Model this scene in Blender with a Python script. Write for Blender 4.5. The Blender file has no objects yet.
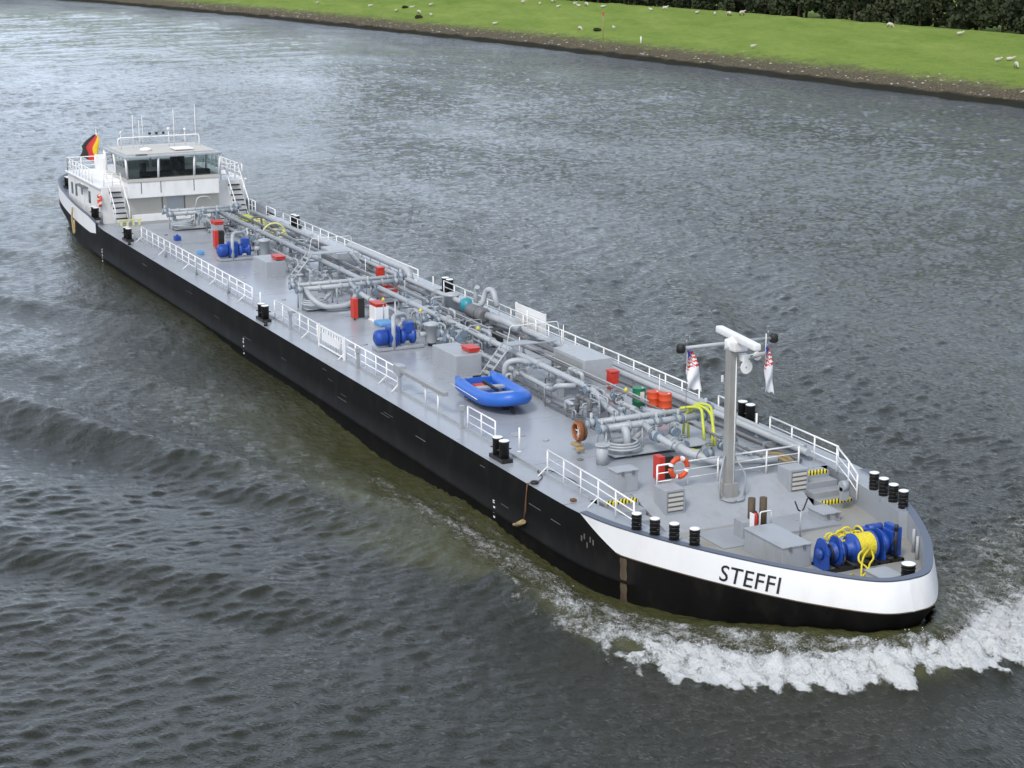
import bpy, bmesh, math, random
import numpy as np
from mathutils import Vector, Matrix
random.seed(7); rng = np.random.default_rng(11)
R = math.radians
S = bpy.context.scene
COL = S.collection

# ------------------------------------------------------------------ camera
cd = bpy.data.cameras.new('camera'); cam = bpy.data.objects.new('camera', cd); COL.objects.link(cam)
rot = Matrix(((0.43274796, -0.21637398, 0.8751637), (0.90151091, 0.10677087, -0.41937819), (-0.00269946, 0.97045468, 0.24126838)))
cam.matrix_world = Matrix.Translation((44, -36.6, 21)) @ rot.to_4x4()
cd.sensor_width = 36; cd.lens = 36 * 1901 / 1024; cd.clip_start = 1; cd.clip_end = 6000
S.camera = cam
# ------------------------------------------------------------------ sky and sun
SUN_EL, SUN_AZ = R(50), R(-50)          # azimuth measured from +X towards +Y
w = bpy.data.worlds.new('World'); S.world = w; w.use_nodes = True
nt = w.node_tree; nt.nodes.clear()
sky = nt.nodes.new('ShaderNodeTexSky'); sky.sky_type = 'NISHITA'; sky.sun_disc = False
sky.sun_elevation = SUN_EL; sky.sun_rotation = math.pi / 2 - SUN_AZ
sky.dust_density = 4.0; sky.air_density = 1.0; sky.ozone_density = 1.0
hs = nt.nodes.new('ShaderNodeHueSaturation'); hs.inputs['Saturation'].default_value = 0.6
# broken cloud cover: large soft noise over the sky directions
tc = nt.nodes.new('ShaderNodeTexCoord'); mp = nt.nodes.new('ShaderNodeMapping'); mp.inputs['Scale'].default_value = (1, 1, 3.0)
no = nt.nodes.new('ShaderNodeTexNoise'); no.inputs['Scale'].default_value = 2.2; no.inputs['Detail'].default_value = 5
cr = nt.nodes.new('ShaderNodeMapRange'); cr.inputs[1].default_value = 0.40; cr.inputs[2].default_value = 0.66
cr.inputs[3].default_value = 0.0; cr.inputs[4].default_value = 1.0
mx = nt.nodes.new('ShaderNodeMix'); mx.data_type = 'RGBA'; mx.inputs[7].default_value = (7.6, 8.9, 10.9, 1)
bg = nt.nodes.new('ShaderNodeBackground'); bg.inputs['Strength'].default_value = 0.115
wo = nt.nodes.new('ShaderNodeOutputWorld')
L = nt.links.new
L(tc.outputs['Generated'], mp.inputs['Vector']); L(mp.outputs[0], no.inputs['Vector']); L(no.outputs['Fac'], cr.inputs[0])
L(sky.outputs[0], hs.inputs['Color']); L(hs.outputs[0], mx.inputs[6]); L(cr.outputs[0], mx.inputs[0])
sx = nt.nodes.new('ShaderNodeSeparateXYZ'); hr_ = nt.nodes.new('ShaderNodeMapRange'); hr_.interpolation_type = 'SMOOTHSTEP'
hr_.inputs[1].default_value = 0.0; hr_.inputs[2].default_value = 0.66; hr_.inputs[3].default_value = 1.75; hr_.inputs[4].default_value = 0.86
vs_ = nt.nodes.new('ShaderNodeVectorMath'); vs_.operation = 'SCALE'      # horizon glow: sky scaled up low down, added to brighten the water's reflections
L(tc.outputs['Generated'], sx.inputs[0]); L(sx.outputs['Z'], hr_.inputs[0]); L(mx.outputs[2], vs_.inputs[0]); L(hr_.outputs[0], vs_.inputs['Scale'])
L(vs_.outputs[0], bg.inputs['Color']); L(bg.outputs[0], wo.inputs['Surface'])
sd = bpy.data.lights.new('sun', 'SUN'); sd.energy = 1.5; sd.angle = R(14); sd.color = (1.0, 0.965, 0.91)
so = bpy.data.objects.new('sun', sd); COL.objects.link(so)
d = Vector((math.cos(SUN_EL) * math.cos(SUN_AZ), math.cos(SUN_EL) * math.sin(SUN_AZ), math.sin(SUN_EL)))
so.rotation_euler = d.to_track_quat('Z', 'Y').to_euler(); so.location = (0, -60, 80)
S.view_settings.view_transform = 'Standard'; S.view_settings.look = 'None'
S.view_settings.exposure = 0.27; S.view_settings.gamma = 1.0

# ------------------------------------------------------------------ helpers
def mat(name, col, rough=0.5, metal=0.0, var=0.12, scale=2.0, bump=0.0, bscale=20.0, dirt=None, dirt_amt=0.0, dirt_scale=1.5, stretch=(1, 1, 1), spec=0.5):
    m = bpy.data.materials.new(name); m.use_nodes = True
    t = m.node_tree; b = t.nodes['Principled BSDF']; K = t.links.new
    b.inputs['Roughness'].default_value = rough; b.inputs['Metallic'].default_value = metal
    b.inputs['Specular IOR Level'].default_value = spec
    co = t.nodes.new('ShaderNodeTexCoord'); ma = t.nodes.new('ShaderNodeMapping'); ma.inputs['Scale'].default_value = stretch
    K(co.outputs['Object'], ma.inputs['Vector'])
    n = t.nodes.new('ShaderNodeTexNoise'); n.inputs['Scale'].default_value = scale; n.inputs['Detail'].default_value = 6; n.inputs['Roughness'].default_value = 0.65
    K(ma.outputs[0], n.inputs['Vector'])
    r = t.nodes.new('ShaderNodeMapRange'); r.inputs[1].default_value = 0.25; r.inputs[2].default_value = 0.75
    r.inputs[3].default_value = 1 - var; r.inputs[4].default_value = 1 + var
    K(n.outputs['Fac'], r.inputs[0])
    v = t.nodes.new('ShaderNodeVectorMath'); v.operation = 'SCALE'; v.inputs[0].default_value = col[:3]
    K(r.outputs[0], v.inputs['Scale']); out = v.outputs[0]
    if dirt:
        n2 = t.nodes.new('ShaderNodeTexNoise'); n2.inputs['Scale'].default_value = dirt_scale; n2.inputs['Detail'].default_value = 5; n2.inputs['Roughness'].default_value = 0.6
        K(ma.outputs[0], n2.inputs['Vector'])
        r2 = t.nodes.new('ShaderNodeMapRange'); r2.inputs[1].default_value = 0.52; r2.inputs[2].default_value = 0.72
        r2.inputs[3].default_value = 0; r2.inputs[4].default_value = dirt_amt
        K(n2.outputs['Fac'], r2.inputs[0])
        x = t.nodes.new('ShaderNodeMix'); x.data_type = 'RGBA'; x.inputs[7].default_value = (*dirt, 1)
        K(out, x.inputs[6]); K(r2.outputs[0], x.inputs[0]); out = x.outputs[2]
    K(out, b.inputs['Base Color'])
    rr = t.nodes.new('ShaderNodeMapRange'); rr.inputs[3].default_value = max(0.05, rough - 0.12); rr.inputs[4].default_value = min(1, rough + 0.12)
    K(n.outputs['Fac'], rr.inputs[0]); K(rr.outputs[0], b.inputs['Roughness'])
    if bump:
        nb = t.nodes.new('ShaderNodeTexNoise'); nb.inputs['Scale'].default_value = bscale; nb.inputs['Detail'].default_value = 4
        K(ma.outputs[0], nb.inputs['Vector'])
        bu = t.nodes.new('ShaderNodeBump'); bu.inputs['Strength'].default_value = bump; bu.inputs['Distance'].default_value = 0.05
        K(nb.outputs['Fac'], bu.inputs['Height']); K(bu.outputs[0], b.inputs['Normal'])
    return m

M = {}
M['hull_black'] = mat('hull_black', (0.0070, 0.0068, 0.0064), 0.62, var=0.3, scale=0.7, bump=0.15, bscale=1.2, dirt=(0.035, 0.03, 0.025), dirt_amt=0.3, dirt_scale=1.3, stretch=(1, 1, .5), spec=0.10)
M['hull_white'] = mat('hull_white', (0.80, 0.80, 0.80), 0.4, var=0.03, scale=1.2, bump=0.06, bscale=1.5, dirt=(0.5, 0.45, 0.36), dirt_amt=0.2, dirt_scale=1.0, stretch=(1, 1, .35))
M['slate'] = mat('slate_rim', (0.09, 0.11, 0.155), 0.45)
M['deck'] = mat('deck_grey', (0.305, 0.325, 0.355), 0.30, var=0.09, scale=0.35, bump=0.05, bscale=9, dirt=(0.19, 0.185, 0.17), dirt_amt=0.42, dirt_scale=0.45)
M['deck_worn'] = mat('deck_worn', (0.29, 0.29, 0.27), 0.45, var=0.14, scale=0.9, bump=0.06, bscale=10, dirt=(0.24, 0.19, 0.11), dirt_amt=0.55, dirt_scale=0.8)
M['grey'] = mat('grey_paint', (0.33, 0.35, 0.375), 0.42, var=0.07, scale=2, dirt=(0.2, 0.18, 0.15), dirt_amt=0.3, dirt_scale=1.5, stretch=(1, 1, .4))
M['grey_light'] = mat('pale_grey_paint', (0.385, 0.41, 0.43), 0.42, var=0.07, scale=3, dirt=(0.25, 0.22, 0.18), dirt_amt=0.3, dirt_scale=2)
M['grey_dark'] = mat('dark_grey_paint', (0.14, 0.145, 0.15), 0.5, var=0.15)
M['mast'] = mat('mast_grey', (0.30, 0.30, 0.285), 0.45, var=0.12, scale=2, dirt=(0.2, 0.17, 0.12), dirt_amt=0.4, stretch=(1, 1, .3))
M['white'] = mat('white_paint', (0.80, 0.80, 0.79), 0.4, var=0.04, dirt=(0.5, 0.46, 0.4), dirt_amt=0.35, dirt_scale=1.5, stretch=(1, 1, .4))
M['white_house'] = mat('white_house_paint', (0.74, 0.74, 0.73), 0.45, var=0.04, dirt=(0.5, 0.47, 0.42), dirt_amt=0.3, dirt_scale=.8, stretch=(1, 1, .3))
M['cream'] = mat('beige_wall', (0.52, 0.50, 0.45), 0.5, var=0.05)
M['black'] = mat('black_steel', (0.012, 0.012, 0.012), 0.5, var=0.3, scale=4, bump=0.2, bscale=8, dirt=(0.09, 0.06, 0.04), dirt_amt=0.3, dirt_scale=3)
M['rubber'] = mat('black_rubber', (0.015, 0.015, 0.016), 0.6)
M['blue'] = mat('blue_paint', (0.012, 0.062, 0.33), 0.42, var=0.25, scale=3, bump=.3, bscale=14, dirt=(0.025, 0.025, 0.03), dirt_amt=0.7, dirt_scale=3.5)
M['boat_blue'] = mat('boat_blue', (0.025, 0.13, 0.52), 0.42, var=0.1, scale=3)
M['valve_blue'] = mat('valve_blue', (0.17, 0.225, 0.28), 0.5, var=0.4)
M['teal'] = mat('teal_paint', (0.03, 0.25, 0.30), 0.4)
M['red'] = mat('red_paint', (0.52, 0.035, 0.02), 0.42, var=0.12, dirt=(0.2, 0.02, 0.01), dirt_amt=0.3)
M['orange'] = mat('orange_plastic', (0.62, 0.075, 0.02), 0.5, var=0.08)
M['green'] = mat('green_paint', (0.01, 0.17, 0.07), 0.4)
M['yellow'] = mat('yellow_rope', (0.72, 0.60, 0.04), 0.7, var=0.25, scale=14, bump=0.6, bscale=40)
M['yellow_paint'] = mat('yellow_paint', (0.60, 0.52, 0.08), 0.5)
M['yellow_green'] = mat('yellow_green_hose', (0.52, 0.56, 0.06), 0.55, var=0.15)
M['pale_yellow'] = mat('pale_yellow', (0.62, 0.60, 0.25), 0.6)
M['rust'] = mat('rust', (0.16, 0.07, 0.03), 0.8, var=0.4, scale=3)
M['rust_streak'] = mat('brown_stain', (0.085, 0.06, 0.035), 0.7, var=0.5, scale=2, stretch=(1, 1, .3))
M['wood'] = mat('pale_wood', (0.35, 0.26, 0.13), 0.8, var=0.3, scale=5)
M['chrome'] = mat('steel', (0.5, 0.5, 0.5), 0.3, metal=0.9)
M['alu'] = mat('aluminium_grating', (0.36, 0.37, 0.37), 0.45, metal=0.3, var=0.15, scale=8)
M['skyblue'] = mat('light_blue_cover', (0.12, 0.30, 0.55), 0.6)
M['wool'] = mat('sheep_wool', (0.50, 0.46, 0.39), 0.95, var=0.15, scale=8)
M['face'] = mat('sheep_face', (0.05, 0.045, 0.04), 0.9)
M['trunk'] = mat('bark', (0.06, 0.045, 0.03), 0.9)
M['flag_red'] = mat('flag_red', (0.55, 0.03, 0.02), 0.7); M['flag_blue'] = mat('flag_blue', (0.02, 0.04, 0.28), 0.7)
M['flag_white'] = mat('flag_white', (0.75, 0.75, 0.78), 0.7); M['flag_gold'] = mat('flag_gold', (0.75, 0.5, 0.02), 0.7); M['flag_black'] = mat('flag_black', (0.02, 0.02, 0.02), 0.7)
M['strip_scrape'] = mat('scraped_paint', (0.11, 0.105, 0.095), 0.7, var=.5, scale=6)
M['rope_tan'] = mat('faded_orange', (0.36, 0.11, 0.035), 0.8, var=.5, scale=9)
M['text'] = mat('lettering_black', (0.008, 0.008, 0.01), 0.4)
def foliage_mat(name, a, b, sc):
    m = bpy.data.materials.new(name); m.use_nodes = True; t = m.node_tree; p = t.nodes['Principled BSDF']; K = t.links.new
    p.inputs['Roughness'].default_value = 0.75; p.inputs['Specular IOR Level'].default_value = 0.2
    g = t.nodes.new('ShaderNodeNewGeometry'); n = t.nodes.new('ShaderNodeTexNoise'); n.inputs['Scale'].default_value = sc; n.inputs['Detail'].default_value = 6
    K(g.outputs['Position'], n.inputs['Vector'])
    c = t.nodes.new('ShaderNodeValToRGB'); c.color_ramp.elements[0].position = .35; c.color_ramp.elements[1].position = .65
    c.color_ramp.elements[0].color = (*a, 1); c.color_ramp.elements[1].color = (*b, 1)
    K(n.outputs['Fac'], c.inputs[0]); K(c.outputs[0], p.inputs['Base Color']); return m
M['leaf'] = foliage_mat('woodland_leaf', (0.03, 0.038, 0.02), (0.055, 0.07, 0.032), 0.25)
# glass seen through: mostly clear, mirror-like at grazing angles
gm = bpy.data.materials.new('window_glass'); gm.use_nodes = True; t = gm.node_tree; t.nodes.clear()
o_ = t.nodes.new('ShaderNodeOutputMaterial'); mi = t.nodes.new('ShaderNodeMixShader'); tr = t.nodes.new('ShaderNodeBsdfTransparent'); gl = t.nodes.new('ShaderNodeBsdfGlossy')
tr.inputs['Color'].default_value = (0.62, 0.68, 0.67, 1); gl.inputs['Roughness'].default_value = 0.03
fr = t.nodes.new('ShaderNodeFresnel'); fr.inputs['IOR'].default_value = 1.6
t.links.new(fr.outputs[0], mi.inputs[0]); t.links.new(tr.outputs[0], mi.inputs[1]); t.links.new(gl.outputs[0], mi.inputs[2]); t.links.new(mi.outputs[0], o_.inputs['Surface'])
M['glass'] = gm
M['dark_glass'] = mat('dark_glass', (0.02, 0.025, 0.03), 0.1, var=0.05)
# yellow / black hazard stripe
hz = bpy.data.materials.new('hazard_stripe'); hz.use_nodes = True; t = hz.node_tree; b_ = t.nodes['Principled BSDF']
tcn = t.nodes.new('ShaderNodeTexCoord'); mpn = t.nodes.new('ShaderNodeMapping'); mpn.inputs['Rotation'].default_value = (0, 0, R(35))
wv = t.nodes.new('ShaderNodeTexWave'); wv.inputs['Scale'].default_value = 2.6; wv.bands_direction = 'Y'
rp = t.nodes.new('ShaderNodeValToRGB'); rp.color_ramp.interpolation = 'CONSTANT'; rp.color_ramp.elements[0].color = (0.015, 0.015, 0.015, 1)
rp.color_ramp.elements[1].color = (0.75, 0.62, 0.02, 1); rp.color_ramp.elements[1].position = 0.4
t.links.new(tcn.outputs['Object'], mpn.inputs[0]); t.links.new(mpn.outputs[0], wv.inputs[0]); t.links.new(wv.outputs['Fac'], rp.inputs[0]); t.links.new(rp.outputs[0], b_.inputs['Base Color'])
M['hazard'] = hz

def wloc(o):
    v = Vector((0, 0, 0))
    while o is not None:
        v += o.location; o = o.parent
    return v

class MB:
    """collects shapes; build() links them as ONE mesh object"""
    def __init__(s): s.bm = bmesh.new(); s.mats = []; s.cur = 0
    def m(s, key):
        if key not in s.mats: s.mats.append(key)
        s.cur = s.mats.index(key); return s
    def _mark(s, faces, smooth=False):
        for f in faces: f.material_index = s.cur; f.smooth = smooth
    def box(s, x0, x1, y0, y1, z0, z1, bev=0.0, rz=0.0):
        c = Vector(((x0 + x1) / 2, (y0 + y1) / 2, (z0 + z1) / 2))
        g = bmesh.ops.create_cube(s.bm, size=1.0, matrix=Matrix.Translation(c) @ Matrix.Rotation(rz, 4, 'Z') @ Matrix.Diagonal((abs(x1 - x0), abs(y1 - y0), abs(z1 - z0), 1)))
        fs = {f for v in g['verts'] for f in v.link_faces}
        s._mark(fs)
        if bev:
            es = list({e for f in fs for e in f.edges})
            r = bmesh.ops.bevel(s.bm, geom=es, offset=bev, segments=2, affect='EDGES', profile=0.6)
            s._mark(r['faces'])
        return s
    def cyl(s, p0, p1, r0, r1=None, seg=12, caps=True):
        p0, p1 = Vector(p0), Vector(p1); r1 = r0 if r1 is None else r1
        d = p1 - p0; l = d.length
        if l < 1e-6: return s
        q = d.to_track_quat('Z', 'Y').to_matrix().to_4x4()
        g = bmesh.ops.create_cone(s.bm, cap_ends=caps, segments=seg, radius1=r0, radius2=r1, depth=l, matrix=Matrix.Translation((p0 + p1) / 2) @ q)
        for f in {f for v in g['verts'] for f in v.link_faces}:
            f.material_index = s.cur; f.smooth = len(f.verts) == 4
        return s
    def ball(s, c, r, sx=1, sy=1, sz=1, sub=2):
        g = bmesh.ops.create_icosphere(s.bm, subdivisions=sub, radius=r, matrix=Matrix.Translation(c) @ Matrix.Diagonal((sx, sy, sz, 1)))
        s._mark({f for v in g['verts'] for f in v.link_faces}, True); return s
    def tube(s, pts, r, seg=8, closed=False, caps=True):
        pts = [Vector(p) for p in pts]; n = len(pts)
        rings = []; up0 = None
        for i, p in enumerate(pts):
            if closed: tg = pts[(i + 1) % n] - pts[i - 1]
            else: tg = pts[min(i + 1, n - 1)] - pts[max(i - 1, 0)]
            tg.normalize()
            if up0 is None:
                up0 = Vector((0, 0, 1)) if abs(tg.z) < .9 else Vector((1, 0, 0))
            a = tg.cross(up0)
            if a.length < 1e-4: a = tg.orthogonal()
            a.normalize(); b = a.cross(tg).normalized(); up0 = b
            rr = r[i] if isinstance(r, (list, tuple)) else r
            rings.append([s.bm.verts.new(p + a * math.cos(k * math.tau / seg) * rr + b * math.sin(k * math.tau / seg) * rr) for k in range(seg)])
        for i in range(n if closed else n - 1):
            A, B = rings[i], rings[(i + 1) % n]
            for k in range(seg):
                f = s.bm.faces.new((A[k], A[(k + 1) % seg], B[(k + 1) % seg], B[k])); f.material_index = s.cur; f.smooth = True
        if caps and not closed:
            for A in (rings[0][::-1], rings[-1]):
                f = s.bm.faces.new(A); f.material_index = s.cur
        return s
    def lathe(s, c, prof, axis='Z', seg=20):
        c = Vector(c); rings = []
        for (r, h) in prof:
            ring = []
            for k in range(seg):
                a = k * math.tau / seg; u, v = r * math.cos(a), r * math.sin(a)
                ring.append(s.bm.verts.new(c + (Vector((u, v, h)) if axis == 'Z' else Vector((h, u, v)) if axis == 'X' else Vector((v, h, u)))))
            rings.append(ring)
        for A, B in zip(rings, rings[1:]):
            for k in range(seg):
                f = s.bm.faces.new((A[k], A[(k + 1) % seg], B[(k + 1) % seg], B[k])); f.material_index = s.cur; f.smooth = True
        for A in (rings[0][::-1], rings[-1]):
            f = s.bm.faces.new(A); f.material_index = s.cur
        return s
    def torus(s, c, R_, r, axis='Z', n=28, seg=10, a0=0, a1=math.tau, sy=1.0):
        c = Vector(c); pts = []; full = abs(a1 - a0 - math.tau) < 1e-5
        for i in range(n if full else n + 1):
            a = a0 + (a1 - a0) * i / n; u, v = R_ * math.cos(a), R_ * sy * math.sin(a)
            pts.append(c + (Vector((u, v, 0)) if axis == 'Z' else Vector((0, u, v)) if axis == 'X' else Vector((u, 0, v))))
        return s.tube(pts, r, seg, closed=full)
    def poly(s, pts, smooth=False):
        f = s.bm.faces.new([s.bm.verts.new(Vector(p)) for p in pts]); f.material_index = s.cur; f.smooth = smooth; return s
    def prism(s, pts, z0, z1):
        """closed plan outline extruded z0..z1"""
        a = [s.bm.verts.new((p[0], p[1], z0)) for p in pts]; b = [s.bm.verts.new((p[0], p[1], z1)) for p in pts]; n = len(pts)
        fs = [s.bm.faces.new(a[::-1]), s.bm.faces.new(b)] + [s.bm.faces.new((a[i], a[(i + 1) % n], b[(i + 1) % n], b[i])) for i in range(n)]
        s._mark(fs); return s
    def build(s, name, parent=None, loc=None, fix=True):
        if fix: bmesh.ops.recalc_face_normals(s.bm, faces=s.bm.faces[:])
        me = bpy.data.meshes.new(name); s.bm.to_mesh(me); s.bm.free()
        for k in s.mats: me.materials.append(M[k])
        o = bpy.data.objects.new(name, me); COL.objects.link(o)
        if parent is not None:
            off = wloc(parent); me.transform(Matrix.Translation(-off)); o.parent = parent
        elif loc is not None:
            me.transform(Matrix.Translation(-Vector(loc))); o.location = loc
        return o
def tag(o, label=None, cat=None, group=None, kind=None):
    if label: o['label'] = label
    if cat: o['category'] = cat
    if group: o['group'] = group
    if kind: o['kind'] = kind
    return o
def thing(name, loc, label, cat, group=None):
    o = bpy.data.objects.new(name, None); COL.objects.link(o); o.location = loc; o.empty_display_size = .3
    return tag(o, label, cat, group)
def mb(key): return MB().m(key)
def bend(pts, rad=0.25, n=5):
    """round the corners of a polyline"""
    pts = [Vector(p) for p in pts]; out = [pts[0]]
    for a, b, c in zip(pts, pts[1:], pts[2:]):
        r = min(rad, (a - b).length * .49, (c - b).length * .49)
        p = b + (a - b).normalized() * r; q = b + (c - b).normalized() * r
        for i in range(n + 1):
            t_ = i / n; out.append(p * (1 - t_) ** 2 + b * 2 * t_ * (1 - t_) + q * t_ ** 2)
    out.append(pts[-1]); return out

# ------------------------------------------------------------------ terrain profile
BX = [-2500, -1400, -900, -650, -560, -471, -384.6, -270.8, -210, -139.7, 0, 400, 1500]
BY = [-900, -330, -100, 30, 64, 88.3, 102, 114.5, 117.6, 120.8, 124, 128, 130]
PD = [-6, -1, 0, 1.2, 3.5, 6, 9, 15, 25, 33, 37, 42, 52, 400]
PZ = [-5, -3.2, -2.5, -1.9, -1.3, -.9, -.6, .2, 1.7, 2.8, 3.0, 2.6, 1.2, 1.0]
def bank_y(x): return np.interp(x, BX, BY)
def ground(x, y): return np.interp(np.asarray(y) - bank_y(x), PD, PZ)

# ------------------------------------------------------------------ hull outline (half breadth at the rail)
KEY = [(-2.78, 0), (-2.86, .75), (-3.3, 1.35), (-4.4, 2.25), (-5.9, 3.3), (-8.4, 4.6), (-10.5, 5.5), (-12.2, 6.05), (-14, 6.3), (-17, 6.35), (-30, 6.35), (-84, 6.35), (-92, 6.15), (-99, 5.55), (-103, 5.0), (-106, 4.3), (-108.3, 3.1), (-109.4, 1.6), (-109.6, 0)]
def chaikin(p, it=2):
    for _ in range(it):
        q = [p[0]]
        for a, b in zip(p, p[1:]):
            q.append((a[0] * .75 + b[0] * .25, a[1] * .75 + b[1] * .25)); q.append((a[0] * .25 + b[0] * .75, a[1] * .25 + b[1] * .75))
        q.append(p[-1]); p = q
    return p
HALF = chaikin(KEY, 3)
hx = np.array([p[0] for p in HALF])[::-1]; hy = np.array([p[1] for p in HALF])[::-1]
def hw(x): return float(np.interp(x, hx, hy))
# extra stations on the long straight part
pts = []
for a, b in zip(HALF, HALF[1:]):
    n = max(1, int((a[0] - b[0]) / 2.0))
    for i in range(n): pts.append((a[0] + (b[0] - a[0]) * i / n, a[1] + (b[1] - a[1]) * i / n))
pts.append(HALF[-1]); HALF = pts
def rimz(x): return float(np.interp(x, [-108, -100, -88, -84.7, -14.5, -13.2, 0], [.75, .6, .35, 0, 0, .01, .02]))
def midz(x):
    if x > -13.7: return float(np.interp(x, [-13.7, -11.6, 0], [rimz(-13.7), -.95, -.95]))
    if x < -84.7: return float(np.interp(x, [-108, -86.2, -84.7], [-.35, -.75, 0]))
    return rimz(x)
def inset_pt(x, y, k):
    """move an outline point (y>=0) inwards by k along the local normal"""
    i = min(range(len(HALF)), key=lambda j: (HALF[j][0] - x) ** 2 + (HALF[j][1] - y) ** 2)
    a = HALF[max(i - 1, 0)]; b = HALF[min(i + 1, len(HALF) - 1)]
    if i == 0: return (x - k, 0)
    if i == len(HALF) - 1: return (x + k, 0)
    tx, ty = b[0] - a[0], b[1] - a[1]; l = math.hypot(tx, ty)
    return (x - k * (ty / l) if True else x, max(0.0, y + k * (tx / l)))
def lower(x, y, z):
    t_ = min(1, max(0, (x + 15) / 11)); dz = max(0, -1.0 - z)
    s_ = min(1, max(0, (-x - 92) / 14)) 
    ov = .34 * min(1, max(0, -z / 0.9)) * min(1, max(0, (x + 12) / 7)) * (1 if z > -1.3 else max(0, 1 - (-1.3 - z) / 1.2))
    return (x + ov - 0.55 * dz * t_ * t_ + 0.9 * dz * s_, y * (1 - 0.035 * dz * t_) * (1 - .12 * dz * s_))

ship = thing('tanker_ship', (-50, 0, -2.5), 'long black and grey river tanker with white bow strake steaming past the grassy bank', 'ship')

def hull():
    b = MB(); b.m('hull_black'); b.m('hull_white'); bm = b.bm
    for sgn in (-1, 1):
        cols = []
        for (x, y) in HALF:
            lev = [rimz(x), midz(x), min(midz(x), -1.0) - 0.02, -1.85, -1.92, -2.0, -3.0, -4.2]
            col = []
            for li, z in enumerate(lev):
                X, Y = lower(x, y, z); off = 0.0
                if li == 4 and -86 < x < -11: off = 0.09
                if li == 0: z = rimz(x)
                col.append(bm.verts.new((X, sgn * (Y + off), z)))
            cols.append(col)
        for A, B, pa in zip(cols, cols[1:], HALF):
            for k in range(len(A) - 1):
                if (A[k].co - A[k + 1].co).length < 1e-5 and (B[k].co - B[k + 1].co).length < 1e-5: continue
                try: f = bm.faces.new((A[k], B[k], B[k + 1], A[k + 1]))
                except Exception: continue
                f.material_index = 1 if (k == 0 and (pa[0] > -13.6 or pa[0] < -84.6)) else 0; f.smooth = True
    bmesh.ops.remove_doubles(bm, verts=bm.verts[:], dist=0.0008)
    return b.build('hull', ship)
hull()
for sg in (-1, 1):
    mb('rust_streak').tube([(lower(x, y, midz(x))[0], sg * (lower(x, y, midz(x))[1] + .012), midz(x)) for x, y in HALF if x > -11.7][1:], .022, 5).build('strake_edge', ship)
# rims: thick slate cap at the bow, thin one at the stern, inner bulwark faces
def rim(x_hi, x_lo, k, floor, key_in, name):
    b = MB(); b.m('slate'); b.m(key_in); bm = b.bm
    P_ = [(x, y) for (x, y) in HALF if x_lo <= x <= x_hi]
    for sgn in (-1, 1):
        cols = []
        for (x, y) in P_:
            ix, iy = inset_pt(x, y, k); z = rimz(x)
            cols.append([bm.verts.new((x, sgn * y, z + .02)), bm.verts.new((x, sgn * y, z + .05)), bm.verts.new((ix, sgn * iy, z + .05)), bm.verts.new((ix, sgn * iy, floor))])
        for A, B in zip(cols, cols[1:]):
            for kk in range(3):
                try: f = bm.faces.new((A[kk], A[kk + 1], B[kk + 1], B[kk])); f.material_index = 0 if kk < 2 else 1; f.smooth = False
                except Exception: pass
    bmesh.ops.remove_doubles(bm, verts=bm.verts[:], dist=0.0008)
    return b.build(name, ship)
rim(-2, -13.8, .30, -.92, 'grey', 'bow_bulwark')
rim(-84.8, -109, .18, -.35, 'grey', 'stern_bulwark')

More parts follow.
